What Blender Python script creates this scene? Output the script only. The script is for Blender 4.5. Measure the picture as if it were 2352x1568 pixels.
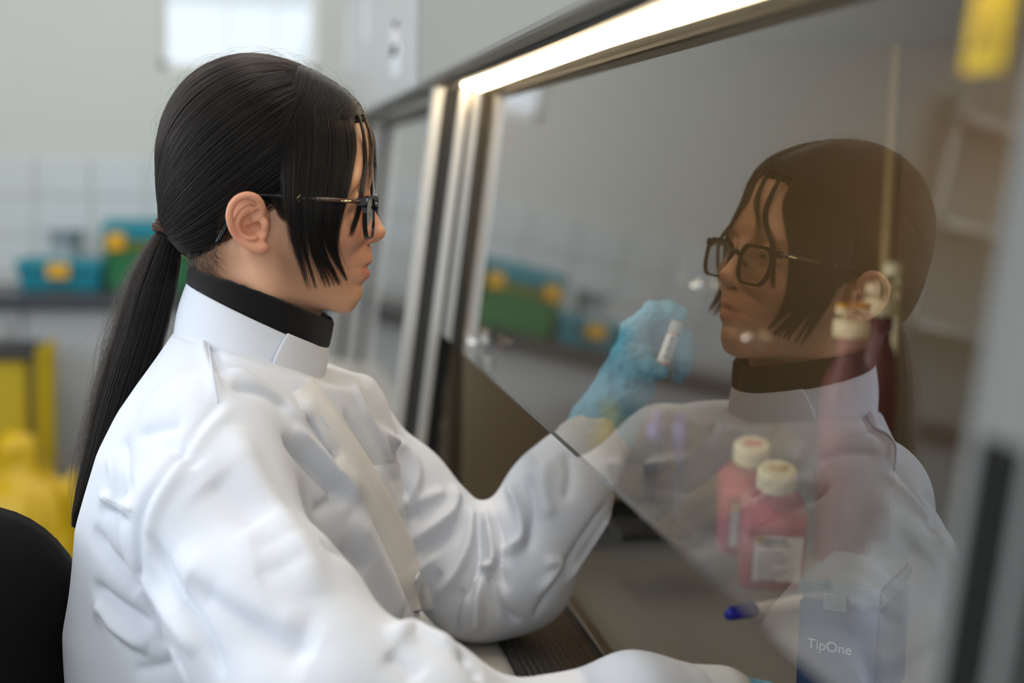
import bpy, bmesh, math, random
import numpy as np
from mathutils import Vector, Matrix
from mathutils.bvhtree import BVHTree

for _o in list(bpy.data.objects):
    bpy.data.objects.remove(_o)
sc = bpy.context.scene
COL = sc.collection
rnd = random.Random(7)
rng = np.random.default_rng(7)
PI = math.pi

# ------------------------------------------------------------------ camera
CZ = 1.27                     # camera height above the floor
FPX = 3272.0                  # focal length in pixels of the 2352 px frame
AX_Y = np.array([590 - 1176.0, -(378 - 784.0), FPX]); AX_Y /= np.linalg.norm(AX_Y)
AX_Z = np.array([0, 1.0, 0]); AX_Z = AX_Z - AX_Y * (AX_Z @ AX_Y); AX_Z /= np.linalg.norm(AX_Z)
AX_X = np.cross(AX_Z, AX_Y)
if AX_X[0] < 0: AX_X = -AX_X
cam_d = bpy.data.cameras.new('camera')
cam = bpy.data.objects.new('camera', cam_d); COL.objects.link(cam)
R3 = Matrix(((AX_X[0], AX_X[1], -AX_X[2]), (AX_Y[0], AX_Y[1], -AX_Y[2]), (AX_Z[0], AX_Z[1], -AX_Z[2])))
cam.matrix_world = Matrix.Translation((0, 0, CZ)) @ R3.to_4x4()
cam_d.sensor_width = 36.0
cam_d.lens = 36.0 * FPX / 2352.0
cam_d.clip_start = 0.02
cam_d.dof.use_dof = True
cam_d.dof.focus_distance = 1.295
cam_d.dof.aperture_fstop = 2.2
sc.camera = cam

# ------------------------------------------------------------------ view, world, lights
sc.view_settings.view_transform = 'Standard'
sc.view_settings.look = 'None'
sc.view_settings.gamma = 1.0
sc.view_settings.use_curve_mapping = False
sc.view_settings.exposure = 0.12
wd = bpy.data.worlds.new('world'); sc.world = wd; wd.use_nodes = True
wbg = wd.node_tree.nodes['Background']
wbg.inputs[0].default_value = (0.86, 0.95, 1.0, 1); wbg.inputs[1].default_value = 0.8


def area(name, loc, target, sx, sy, power, color):
    d = bpy.data.lights.new(name, 'AREA'); d.shape = 'RECTANGLE'; d.size = sx; d.size_y = sy
    d.energy = power; d.color = color
    o = bpy.data.objects.new(name, d); COL.objects.link(o)
    o.location = loc
    o.rotation_euler = (Vector(target) - Vector(loc)).to_track_quat('-Z', 'Y').to_euler()
    return o


# added light panels for unseen daylight, set before the solid left and rear walls
area('daylight_panel_left', (-2.53, 1.2, 1.75), (0, 1.2, 1.75), 3.4, 1.5, 56, (0.82, 0.91, 1.0))
area('daylight_panel_rear', (-0.6, -1.93, 1.75), (-0.6, 1.0, 1.75), 2.4, 1.5, 22, (0.84, 0.92, 1.0))
# ceiling luminaires (their housings are built with the ceiling)
CEIL_LAMPS = [(-1.2, 0.6), (-1.2, 3.2), (0.0, 1.4), (0.0, 3.6)]
for _x, _y in CEIL_LAMPS:
    area('ceiling_lamp', (_x, _y, 2.605), (_x, _y, 0), 0.56, 1.16, 10.5, (1.0, 0.97, 0.92))


def P(px, py, Y):
    """point seen at pixel (px,py) of the photograph on the vertical plane at depth Y (world metres)"""
    r = np.array([px - 1176.0, -(py - 784.0), FPX])
    w = np.array([r @ AX_X, r @ AX_Y, r @ AX_Z]); w = w / w[1] * Y
    return np.array([w[0], w[1], w[2] + CZ])


def proj(p):
    p = np.asarray(p, float)
    q = p - np.array([0, 0, CZ])
    c = q[..., 0:1] * AX_X + q[..., 1:2] * AX_Y + q[..., 2:3] * AX_Z
    return np.stack([1176 + FPX * c[..., 0] / c[..., 2], 784 - FPX * c[..., 1] / c[..., 2]], -1)


# ------------------------------------------------------------------ materials
def s2l(c):
    return tuple(((v / 255.0) / 12.92 if v / 255.0 <= 0.04045 else ((v / 255.0 + 0.055) / 1.055) ** 2.4) for v in c)


def mat(name, col, rough=0.5, metal=0.0, noise=0.0, nscale=40.0, bump=0.0, bscale=200.0, emit=None, estr=0.0,
        trans=0.0, ior=1.45, sss=0.0, coat=0.0, sheen=0.0, aniso=0.0, stretch=None, spec=0.5):
    m = bpy.data.materials.new(name); m.use_nodes = True
    nt = m.node_tree; b = nt.nodes['Principled BSDF']
    b.inputs['Base Color'].default_value = (*col, 1)
    b.inputs['Roughness'].default_value = rough
    b.inputs['Metallic'].default_value = metal
    b.inputs['IOR'].default_value = ior
    b.inputs['Specular IOR Level'].default_value = spec
    if trans: b.inputs['Transmission Weight'].default_value = trans
    if coat: b.inputs['Coat Weight'].default_value = coat
    if sheen: b.inputs['Sheen Weight'].default_value = sheen
    if aniso: b.inputs['Anisotropic'].default_value = aniso
    if sss:
        b.inputs['Subsurface Weight'].default_value = sss
        b.inputs['Subsurface Radius'].default_value = (0.012, 0.005, 0.003)
        b.inputs['Subsurface Scale'].default_value = 1.0
    if emit:
        b.inputs['Emission Color'].default_value = (*emit, 1); b.inputs['Emission Strength'].default_value = estr
    if noise or bump:
        tc = nt.nodes.new('ShaderNodeTexCoord')
        src = tc.outputs['Object']
        if stretch:
            mp = nt.nodes.new('ShaderNodeMapping'); mp.inputs['Scale'].default_value = stretch
            nt.links.new(src, mp.inputs[0]); src = mp.outputs[0]
    if noise:
        n = nt.nodes.new('ShaderNodeTexNoise'); n.inputs['Scale'].default_value = nscale; n.inputs['Detail'].default_value = 4
        nt.links.new(src, n.inputs['Vector'])
        mx = nt.nodes.new('ShaderNodeMix'); mx.data_type = 'RGBA'
        mx.inputs[6].default_value = (*[min(1, c * (1 + noise)) for c in col], 1)
        mx.inputs[7].default_value = (*[c * (1 - noise) for c in col], 1)
        nt.links.new(n.outputs[0], mx.inputs[0]); nt.links.new(mx.outputs[2], b.inputs['Base Color'])
    if bump:
        n = nt.nodes.new('ShaderNodeTexNoise'); n.inputs['Scale'].default_value = bscale; n.inputs['Detail'].default_value = 3
        nt.links.new(src, n.inputs['Vector'])
        bp = nt.nodes.new('ShaderNodeBump'); bp.inputs['Strength'].default_value = bump; bp.inputs['Distance'].default_value = 0.001
        nt.links.new(n.outputs[0], bp.inputs['Height']); nt.links.new(bp.outputs[0], b.inputs['Normal'])
    return m


def M(name, rgb, **k):
    return mat(name, s2l(rgb), **k)


m_wall = M('painted_wall', (205, 207, 203), rough=0.7, noise=0.02, nscale=3)
m_tile = M('glazed_tile', (200, 206, 208), rough=0.25, noise=0.015, nscale=5)
m_ceil = M('ceiling_paint', (225, 225, 220), rough=0.8)
m_floor = M('vinyl_floor', (128, 122, 112), rough=0.4, noise=0.08, nscale=30)
m_frame_white = M('window_frame', (238, 240, 240), rough=0.4)
m_lit_corner = M('lit_corner', (214, 190, 146), rough=0.45)  # gold of the lamplit steel corner, put into the colour
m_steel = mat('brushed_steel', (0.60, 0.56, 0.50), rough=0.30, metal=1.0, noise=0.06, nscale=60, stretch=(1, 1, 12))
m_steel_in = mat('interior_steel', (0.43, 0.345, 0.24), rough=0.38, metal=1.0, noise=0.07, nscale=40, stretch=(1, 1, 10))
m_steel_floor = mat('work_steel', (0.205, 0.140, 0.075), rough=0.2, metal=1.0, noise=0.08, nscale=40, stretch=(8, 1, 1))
m_grille = mat('grille_steel', (0.33, 0.29, 0.25), rough=0.32, metal=1.0)
m_chrome = mat('chrome', (0.85, 0.85, 0.85), rough=0.1, metal=1.0)
m_rail = M('anodised_rail', (196, 194, 190), rough=0.32, metal=0.55)
m_header = M('cabinet_paint_grey', (150, 148, 142), rough=0.45)
m_end = M('cabinet_end_paint', (122, 123, 121), rough=0.5)
m_header2 = M('cabinet_paint_pale', (178, 180, 180), rough=0.4)
m_sill = M('sill_paint', (178, 174, 166), rough=0.4)
m_dark = M('dark_gap', (45, 45, 44), rough=0.6)
m_black = M('black_plastic', (9, 9, 9), rough=0.6, spec=0.2)
m_lamp = mat('lamp_tube', (1, 1, 1), emit=(1.0, 0.80, 0.52), estr=20.0)
m_lamp_off = M('lamp_tube_off', (215, 215, 210), rough=0.3)
m_yellow_st = M('sticker_yellow', (205, 172, 28), rough=0.5)
m_bench = M('bench_top', (60, 62, 68), rough=0.35, noise=0.05, nscale=30)
m_panel = M('bench_panel', (188, 191, 194), rough=0.5)
m_green = M('crate_green', (36, 112, 66), rough=0.4)
m_teal = M('crate_teal', (18, 128, 146), rough=0.4)
m_olive = M('crate_olive', (104, 112, 36), rough=0.4)
m_clip = M('clip_yellow', (222, 166, 30), rough=0.4)
m_binyel = M('bin_yellow', (186, 160, 24), rough=0.5)
m_bag = M('bag_yellow', (202, 164, 14), rough=0.35, noise=0.08, nscale=12)
m_chair = M('chair_black', (16, 14, 13), rough=0.75, bump=0.3, bscale=900, spec=0.25)
m_capcream = M('bottle_cap', (232, 224, 190), rough=0.45)
m_label = M('paper_label', (228, 222, 222), rough=0.6)
m_ink = M('label_ink', (60, 58, 62), rough=0.6)
m_red_ink = M('red_print', (214, 70, 62), rough=0.6)
m_gold_ink = M('gold_print', (206, 166, 50), rough=0.6)
m_blue_cap = M('blue_cap', (36, 44, 178), rough=0.35)
m_purple = M('purple_plastic', (120, 112, 178), rough=0.4)
m_tipbox = mat('tip_box_plastic', s2l((54, 74, 112)), rough=0.35)
m_tiplid = mat('tip_lid_plastic', s2l((138, 156, 170)), rough=0.2, trans=0.45, ior=1.25)
m_media = mat('pink_medium', s2l((206, 92, 108)), rough=0.12, noise=0.03)
m_bottle = mat('clear_bottle', (0.95, 0.95, 0.95), rough=0.05, trans=1.0, ior=1.25)
m_darkred = mat('dark_red_medium', s2l((112, 44, 46)), rough=0.2)
m_waste_up = mat('waste_bottle_plastic', s2l((150, 96, 96)), rough=0.25, trans=0.35, ior=1.3)
m_glove = mat('nitrile_glove', s2l((104, 168, 202)), rough=0.5, noise=0.05, nscale=60, bump=0.35, bscale=160, sss=0.0, spec=0.35)
m_coat = mat('coat_cotton', s2l((214, 218, 228)), rough=0.85, bump=0.1, bscale=900, sheen=0.15, spec=0.25)
m_cuff = mat('coat_cuff', s2l((206, 208, 210)), rough=0.85, bump=0.2, bscale=700, spec=0.2)
m_placket = mat('coat_placket', s2l((224, 223, 224)), rough=0.85, bump=0.12, bscale=900, spec=0.2)
m_fleece = mat('black_fleece', s2l((30, 28, 28)), rough=1.0, bump=0.7, bscale=2600, sheen=0.15, spec=0.0)
m_hair = mat('hair_dark', s2l((13, 11, 11)), rough=0.5, spec=0.12, noise=0.3, nscale=900)
m_tie = M('hair_tie', (74, 46, 32), rough=0.8, bump=0.8, bscale=700)
m_frame = mat('spectacle_acetate', s2l((12, 11, 12)), rough=0.22, spec=0.3)
m_tort = mat('spectacle_tortoise', s2l((70, 42, 20)), rough=0.15, noise=0.7, nscale=120, coat=0.3)
m_gold = mat('gold_metal', (0.85, 0.65, 0.35), rough=0.2, metal=1.0)
m_eye = mat('eye_white', s2l((222, 214, 206)), rough=0.15)
m_iris = mat('eye_iris', s2l((34, 22, 16)), rough=0.1)
m_trouser = M('trouser_cloth', (40, 42, 52), rough=0.85)
m_shoe = M('shoe_leather', (26, 24, 24), rough=0.5)
m_vialcap = mat('vial_frosted', s2l((206, 208, 204)), rough=0.4, trans=0.3, ior=1.2)
m_vialliq = mat('vial_body', s2l((212, 172, 148)), rough=0.25, trans=0.2, ior=1.2)


def glass_sheet(name, tint=(0.97, 0.95, 0.89), refl=1.0):
    """clear pane: the two faces reflect by Fresnel, the rest goes straight through"""
    m = bpy.data.materials.new(name); m.use_nodes = True
    nt = m.node_tree; nt.nodes.clear(); N = nt.nodes.new; L = nt.links.new
    out = N('ShaderNodeOutputMaterial'); mix = N('ShaderNodeMixShader')
    tr = N('ShaderNodeBsdfTransparent'); tr.inputs[0].default_value = (*tint, 1)
    gl = N('ShaderNodeBsdfGlossy'); gl.inputs['Roughness'].default_value = 0.0; gl.inputs[0].default_value = (1, 1, 1, 1)
    geo = N('ShaderNodeNewGeometry')
    ior = N('ShaderNodeMath'); ior.operation = 'MULTIPLY_ADD'; ior.inputs[1].default_value = 1 / 1.52 - 1.52; ior.inputs[2].default_value = 1.52
    L(geo.outputs['Backfacing'], ior.inputs[0])
    fr = N('ShaderNodeFresnel'); L(ior.outputs[0], fr.inputs['IOR'])
    # 2R/(1+R): both faces of the pane
    a = N('ShaderNodeMath'); a.operation = 'ADD'; a.inputs[1].default_value = 1.0; L(fr.outputs[0], a.inputs[0])
    b = N('ShaderNodeMath'); b.operation = 'DIVIDE'; L(fr.outputs[0], b.inputs[0]); L(a.outputs[0], b.inputs[1])
    c = N('ShaderNodeMath'); c.operation = 'MULTIPLY'; c.inputs[1].default_value = 2.0 * refl; c.use_clamp = True; L(b.outputs[0], c.inputs[0])
    L(c.outputs[0], mix.inputs[0]); L(tr.outputs[0], mix.inputs[1]); L(gl.outputs[0], mix.inputs[2]); L(mix.outputs[0], out.inputs[0])
    return m


def clear_only(name, tint):
    m = bpy.data.materials.new(name); m.use_nodes = True
    nt = m.node_tree; nt.nodes.clear()
    out = nt.nodes.new('ShaderNodeOutputMaterial'); tr = nt.nodes.new('ShaderNodeBsdfTransparent'); tr.inputs[0].default_value = (*tint, 1)
    nt.links.new(tr.outputs[0], out.inputs[0]); return m


m_glass = glass_sheet('sash_glass')
m_glass_in = clear_only('sash_glass_inner', (1, 1, 1))
m_glass_edge = M('sash_glass_edge', (58, 58, 56), rough=0.2)
m_lens = glass_sheet('spectacle_lens', (0.97, 0.97, 0.97))
m_winglass = glass_sheet('window_glass', (0.98, 0.99, 1.0))

# hair strands
m_strand = bpy.data.materials.new('hair_strand'); m_strand.use_nodes = True
_nt = m_strand.node_tree; _nt.nodes.clear()
_o = _nt.nodes.new('ShaderNodeOutputMaterial'); _h = _nt.nodes.new('ShaderNodeBsdfHairPrincipled')
try:
    _h.parametrization = 'COLOR'
    _h.inputs['Color'].default_value = (0.008, 0.006, 0.005, 1)
    _h.inputs['IOR'].default_value = 1.3
    _h.inputs['Roughness'].default_value = 0.3; _h.inputs['Radial Roughness'].default_value = 0.5
except Exception:
    pass
_nt.links.new(_h.outputs[0], _o.inputs[0])

# skin with vertex-painted lips and blush
m_skin = bpy.data.materials.new('skin'); m_skin.use_nodes = True
_nt = m_skin.node_tree; _b = _nt.nodes['Principled BSDF']
_at = _nt.nodes.new('ShaderNodeAttribute'); _at.attribute_name = 'tone'
_nt.links.new(_at.outputs['Color'], _b.inputs['Base Color'])
_b.inputs['Roughness'].default_value = 0.46; _b.inputs['Subsurface Weight'].default_value = 0.25
_b.inputs['Subsurface Radius'].default_value = (0.008, 0.003, 0.0015); _b.inputs['Subsurface Scale'].default_value = 1.0
_b.inputs['Specular IOR Level'].default_value = 0.4
_n = _nt.nodes.new('ShaderNodeTexNoise'); _n.inputs['Scale'].default_value = 900
_bp = _nt.nodes.new('ShaderNodeBump'); _bp.inputs['Strength'].default_value = 0.12; _bp.inputs['Distance'].default_value = 0.0005
_tc = _nt.nodes.new('ShaderNodeTexCoord'); _nt.links.new(_tc.outputs['Object'], _n.inputs['Vector'])
_nt.links.new(_n.outputs[0], _bp.inputs['Height']); _nt.links.new(_bp.outputs[0], _b.inputs['Normal'])


# ------------------------------------------------------------------ object helpers
def link(name, me, m=None, parent=None, smooth=False, kind=None, label=None, bevel=0.0, loc=None):
    o = bpy.data.objects.new(name, me); COL.objects.link(o)
    if m is not None and not me.materials: me.materials.append(m)
    if smooth:
        me.polygons.foreach_set('use_smooth', [True] * len(me.polygons))
    if parent: o.parent = parent
    if kind: o['kind'] = kind
    if label: o['label'] = label
    if loc is not None: o.location = loc
    if bevel:
        md = o.modifiers.new('bevel', 'BEVEL'); md.width = bevel; md.segments = 2; md.limit_method = 'ANGLE'
    return o


def tag(o, label, cat, group=None):
    o['label'] = label; o['category'] = cat
    if group: o['group'] = group
    return o


def thing(name, label, cat, loc=(0, 0, 0), rz=0.0, group=None):
    o = bpy.data.objects.new(name, None); COL.objects.link(o); o.empty_display_size = 0.05
    o.location = loc; o.rotation_euler = (0, 0, rz)
    return tag(o, label, cat, group)


def mesh_of(bm, name='m'):
    me = bpy.data.meshes.new(name); bm.normal_update(); bm.to_mesh(me); bm.free(); return me


def pd(verts, faces, name='m'):
    me = bpy.data.meshes.new(name); me.from_pydata([tuple(v) for v in verts], [], [tuple(f) for f in faces]); me.update(); return me


def add_box(bm, c, s, mx=None):
    g = bmesh.ops.create_cube(bm, size=1.0)
    T = Matrix.Translation(c) @ (mx if mx is not None else Matrix.Identity(4)) @ Matrix.Diagonal((*s, 1))
    bmesh.ops.transform(bm, matrix=T, verts=g['verts'])
    return g['verts']


def box(name, lo, hi, m, parent=None, bevel=0.0, **k):
    bm = bmesh.new(); lo = np.array(lo, float); hi = np.array(hi, float)
    add_box(bm, (lo + hi) / 2, hi - lo)
    return link(name, mesh_of(bm), m, parent, bevel=bevel, **k)


def add_lathe(bm, prof, n=32, origin=(0, 0, 0), cap=True):
    rings = []
    for r, z in prof:
        rings.append([bm.verts.new((origin[0] + r * math.cos(2 * PI * i / n), origin[1] + r * math.sin(2 * PI * i / n), origin[2] + z)) for i in range(n)])
    for a, b in zip(rings, rings[1:]):
        for i in range(n):
            bm.faces.new((a[i], a[(i + 1) % n], b[(i + 1) % n], b[i]))
    if cap:
        bm.faces.new(rings[0][::-1]); bm.faces.new(rings[-1])


def lathe(name, prof, m, parent=None, n=32, loc=None, **k):
    bm = bmesh.new(); add_lathe(bm, prof, n)
    o = link(name, mesh_of(bm), m, parent, smooth=True, loc=loc, **k)
    es = o.modifiers.new('edge', 'EDGE_SPLIT'); es.split_angle = math.radians(50)
    return o


def add_tube(bm, pts, rad, n=8, cap=True, closed=False):
    pts = [Vector(p) for p in pts]
    rads = rad if hasattr(rad, '__len__') else [rad] * len(pts)
    rings = []; up = Vector((0, 0, 1)); prev = None
    for i, p in enumerate(pts):
        if closed: t = pts[(i + 1) % len(pts)] - pts[i - 1]
        else: t = pts[min(i + 1, len(pts) - 1)] - pts[max(i - 1, 0)]
        t.normalize()
        if prev is None:
            a = up if abs(t.dot(up)) < 0.9 else Vector((1, 0, 0)); u = t.cross(a).normalized()
        else:
            u = (prev - t * prev.dot(t)).normalized()
        prev = u; v = t.cross(u)
        rings.append([bm.verts.new(p + (u * math.cos(2 * PI * j / n) + v * math.sin(2 * PI * j / n)) * rads[i]) for j in range(n)])
    prs = list(zip(rings, rings[1:]))
    if closed: prs.append((rings[-1], rings[0]))
    for a, b in prs:
        for j in range(n):
            bm.faces.new((a[j], a[(j + 1) % n], b[(j + 1) % n], b[j]))
    if cap and not closed:
        bm.faces.new(rings[0][::-1]); bm.faces.new(rings[-1])


def tube(name, pts, rad, m, parent=None, n=8, **k):
    bm = bmesh.new(); add_tube(bm, pts, rad, n); return link(name, mesh_of(bm), m, parent, smooth=True, **k)


def dup(root, loc=None, rz=None, label=None):
    r = root.copy(); COL.objects.link(r)
    if loc is not None: r.location = loc
    if rz is not None: r.rotation_euler = (0, 0, rz)
    if label: r['label'] = label
    for ch in list(root.children):
        c = ch.copy(); COL.objects.link(c); c.parent = r
        for g in list(ch.children):
            d = g.copy(); COL.objects.link(d); d.parent = c
    return r


# ------------------------------------------------------------------ volume modelling (signed distance -> one continuous mesh)
class Vol:
    def __init__(s, lo, hi, h):
        s.lo = np.array(lo, float); s.h = h
        s.n = np.ceil((np.array(hi) - s.lo) / h).astype(int) + 1
        s.F = np.full(s.n, 1.0, np.float32)
        s.ax = [(s.lo[i] + h * np.arange(s.n[i])).astype(np.float32) for i in range(3)]

    def sub(s, lo, hi):
        a = np.clip(np.floor((np.array(lo) - s.lo) / s.h).astype(int), 0, s.n - 1)
        b = np.clip(np.ceil((np.array(hi) - s.lo) / s.h).astype(int) + 1, 1, s.n)
        sl = tuple(slice(a[i], max(b[i], a[i] + 1)) for i in range(3))
        return sl, s.ax[0][sl[0]][:, None, None], s.ax[1][sl[1]][None, :, None], s.ax[2][sl[2]][None, None, :]

    def put(s, sl, d, k, op='add'):
        f = s.F[sl]
        if op == 'add':
            hh = np.maximum(k - np.abs(f - d), 0) / max(k, 1e-6); s.F[sl] = np.minimum(f, d) - hh * hh * k * 0.25
        else:
            d = -d
            hh = np.maximum(k - np.abs(f - d), 0) / max(k, 1e-6); s.F[sl] = np.maximum(f, d) + hh * hh * k * 0.25

    def cone(s, a, b, ra, rb, k=0.01, op='add'):
        a = np.asarray(a, float); b = np.asarray(b, float); m = max(ra, rb) + k * 1.5 + 3 * s.h
        sl, x, y, z = s.sub(np.minimum(a, b) - m, np.maximum(a, b) + m)
        ab = b - a; L = float(ab @ ab) + 1e-12
        t = np.clip(((x - a[0]) * ab[0] + (y - a[1]) * ab[1] + (z - a[2]) * ab[2]) / L, 0, 1)
        d = np.sqrt((x - a[0] - t * ab[0]) ** 2 + (y - a[1] - t * ab[1]) ** 2 + (z - a[2] - t * ab[2]) ** 2) - (ra + t * (rb - ra))
        s.put(sl, d.astype(np.float32), k, op)

    def chain(s, pts, rs, k=0.01, op='add'):
        for i in range(len(pts) - 1):
            s.cone(pts[i], pts[i + 1], rs[i], rs[i + 1], k, op)

    def ell(s, c, r, k=0.01, R=None, op='add'):
        c = np.asarray(c, float); r = np.asarray(r, float); m = r.max() + k * 1.5 + 3 * s.h
        sl, x, y, z = s.sub(c - m, c + m)
        x = x - c[0]; y = y - c[1]; z = z - c[2]
        if R is not None:
            R = np.asarray(R, float)  # rows: local axes
            x, y, z = (R[0, 0] * x + R[0, 1] * y + R[0, 2] * z, R[1, 0] * x + R[1, 1] * y + R[1, 2] * z, R[2, 0] * x + R[2, 1] * y + R[2, 2] * z)
        k0 = np.sqrt((x / r[0]) ** 2 + (y / r[1]) ** 2 + (z / r[2]) ** 2)
        k1 = np.sqrt((x / r[0] ** 2) ** 2 + (y / r[1] ** 2) ** 2 + (z / r[2] ** 2) ** 2) + 1e-9
        s.put(sl, (k0 * (k0 - 1) / k1).astype(np.float32), k, op)

    def mesh(s):
        F = s.F; n = s.n
        ins = F < 0
        c = np.zeros(n - 1, np.uint8)
        for dx in (0, 1):
            for dy in (0, 1):
                for dz in (0, 1):
                    c += ins[dx:n[0] - 1 + dx, dy:n[1] - 1 + dy, dz:n[2] - 1 + dz]
        act = (c > 0) & (c < 8)
        idx = np.argwhere(act)
        ids = np.full(n - 1, -1, np.int64); ids[act] = np.arange(len(idx))
        acc = np.zeros((len(idx), 3)); cnt = np.zeros(len(idx))
        cor = [(i, j, k) for i in (0, 1) for j in (0, 1) for k in (0, 1)]
        val = {q: F[idx[:, 0] + q[0], idx[:, 1] + q[1], idx[:, 2] + q[2]].astype(float) for q in cor}
        for q in cor:
            for ax in range(3):
                if q[ax] == 0:
                    p = list(q); p[ax] = 1; p = tuple(p)
                    a, b = val[q], val[p]; mk = (a < 0) != (b < 0)
                    t = np.where(mk, a / np.where(mk, a - b, 1), 0)
                    e = np.tile(np.array(q, float), (len(idx), 1)); e[:, ax] = t
                    acc[mk] += e[mk]; cnt[mk] += 1
        V = s.lo + s.h * (idx + acc / cnt[:, None])
        faces = []
        for ax in range(3):
            u, v = (ax + 1) % 3, (ax + 2) % 3
            A = [slice(None)] * 3; B = [slice(None)] * 3
            A[ax] = slice(0, n[ax] - 1); B[ax] = slice(1, n[ax])
            ch = ins[tuple(A)] != ins[tuple(B)]
            e = np.argwhere(ch)
            e = e[(e[:, u] > 0) & (e[:, v] > 0) & (e[:, u] < n[u] - 1) & (e[:, v] < n[v] - 1)]
            fl = ins[e[:, 0], e[:, 1], e[:, 2]]
            q = []
            for du, dv in ((-1, -1), (0, -1), (0, 0), (-1, 0)):
                w = e.copy(); w[:, u] += du; w[:, v] += dv; q.append(ids[w[:, 0], w[:, 1], w[:, 2]])
            q = np.stack(q, 1)
            q[~fl] = q[~fl][:, ::-1]
            faces.append(q)
        return V, np.concatenate(faces)


def np_mesh(V, Fq, name='m'):
    me = bpy.data.meshes.new(name)
    me.vertices.add(len(V)); me.vertices.foreach_set('co', np.asarray(V, np.float32).ravel())
    Fq = np.asarray(Fq, np.int32)
    me.loops.add(Fq.size); me.loops.foreach_set('vertex_index', Fq.ravel())
    me.polygons.add(len(Fq)); me.polygons.foreach_set('loop_start', np.arange(0, Fq.size, Fq.shape[1], dtype=np.int32))
    try: me.polygons.foreach_set('loop_total', np.full(len(Fq), Fq.shape[1], np.int32))
    except Exception: pass
    me.update(calc_edges=True); me.validate()
    return me


def vnormals(V, Fq):
    a = V[Fq[:, 2]] - V[Fq[:, 0]]; b = V[Fq[:, 3]] - V[Fq[:, 1]]
    n = np.cross(a, b); N = np.zeros_like(V)
    for i in range(4): np.add.at(N, Fq[:, i], n)
    return N / (np.linalg.norm(N, axis=1, keepdims=True) + 1e-12)


def relax(V, Fq, it=2, lam=0.5):
    e = np.concatenate([Fq[:, [0, 1]], Fq[:, [1, 2]], Fq[:, [2, 3]], Fq[:, [3, 0]]])
    deg = np.bincount(e.ravel(), minlength=len(V))[:, None]
    for _ in range(it):
        S = np.zeros_like(V)
        for k in range(3):
            S[:, k] = np.bincount(e[:, 0], V[e[:, 1], k], len(V)) + np.bincount(e[:, 1], V[e[:, 0], k], len(V))
        V = V + lam * (S / deg - V)
    return V


def noise3(P_, seed, scale, octaves=2):
    r = np.random.default_rng(seed); out = np.zeros(len(P_)); amp = 1.0
    for o in range(octaves):
        for _ in range(6):
            d = r.normal(size=3); d /= np.linalg.norm(d)
            out += amp * np.sin((P_ @ d) * 2 * PI / scale * r.uniform(0.7, 1.4) + r.uniform(0, 2 * PI)) / 6 ** 0.5
        amp *= 0.5; scale *= 0.5
    return out


def strands(name, paths, radii, m, parent=None, kind=None):
    """paths: (n, k, 3) array; radii: (k,) array"""
    n, k, _ = paths.shape
    cu = bpy.data.hair_curves.new(name)
    cu.add_curves([k] * n)
    cu.attributes['position'].data.foreach_set('vector', np.asarray(paths, np.float32).ravel())
    ra = cu.attributes.get('radius') or cu.attributes.new('radius', 'FLOAT', 'POINT')
    ra.data.foreach_set('value', np.tile(np.asarray(radii, np.float32), n))
    cu.materials.append(m)
    o = bpy.data.objects.new(name, cu); COL.objects.link(o)
    if parent: o.parent = parent
    if kind: o['kind'] = kind
    return o


# the seated torso is turned towards the camera
FACE = np.array([math.cos(math.radians(29)), -math.sin(math.radians(29)), 0]); LEFTV = np.array([math.sin(math.radians(29)), math.cos(math.radians(29)), 0])


def W(o):
    """the mesh was written in world coordinates: take the parents' positions off"""
    p = o.parent; t = Vector((0, 0, 0))
    while p: t += Vector(p.location); p = p.parent
    o.location = Vector(o.location) - t
    return o


# ================================================================== ROOM
X0, X1, Y0, Y1, ZT = -2.6, 1.45, -2.0, 4.75, 2.65
box('floor', (X0, Y0, -0.1), (X1, Y1, 0), m_floor, kind='structure')
box('ceiling', (X0, Y0, ZT), (X1, Y1, ZT + 0.1), m_ceil, kind='structure')
box('wall_left', (X0 - 0.1, Y0, 0), (X0, Y1, ZT), m_wall, kind='structure')
box('wall_right', (X1, Y0, 0), (X1 + 0.1, Y1, ZT), m_wall, kind='structure')
box('wall_front', (X0 - 0.1, Y0 - 0.1, 0), (X1 + 0.1, Y0, ZT), m_wall, kind='structure')
# back wall with the high window
wx0, wx1, wz0, wz1 = -0.305, 0.19, 1.57, 2.25
bm = bmesh.new()
for lo, hi in (((X0 - .1, 0), (wx0, ZT)), ((wx1, 0), (X1 + .1, ZT)), ((wx0, 0), (wx1, wz0)), ((wx0, wz1), (wx1, ZT))):
    add_box(bm, ((lo[0] + hi[0]) / 2, Y1 + .075, (lo[1] + hi[1]) / 2), (hi[0] - lo[0], .15, hi[1] - lo[1]))
wall_back = link('wall_back', mesh_of(bm), m_wall, kind='structure')
bm = bmesh.new()
for a, b in (((wx0, wz0), (wx1, wz0 + .025)), ((wx0, wz1 - .025), (wx1, wz1)), ((wx0, wz0), (wx0 + .02, wz1)), ((wx1 - .02, wz0), (wx1, wz1)),
             ((wx0 + .210, wz0), (wx0 + .217, wz1)), ((wx0 + .364, wz0), (wx0 + .371, wz1))):
    add_box(bm, ((a[0] + b[0]) / 2, Y1 + .05, (a[1] + b[1]) / 2), (b[0] - a[0], .04, b[1] - a[1]))
win = link('window_1', mesh_of(bm), m_frame_white, kind='structure')
for a, b in ((.02, .210), (.217, .364), (.371, .475)):
    box('pane', (wx0 + a, Y1 + .048, wz0 + .025), (wx0 + b, Y1 + .052, wz1 - .025), m_winglass, win)
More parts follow.
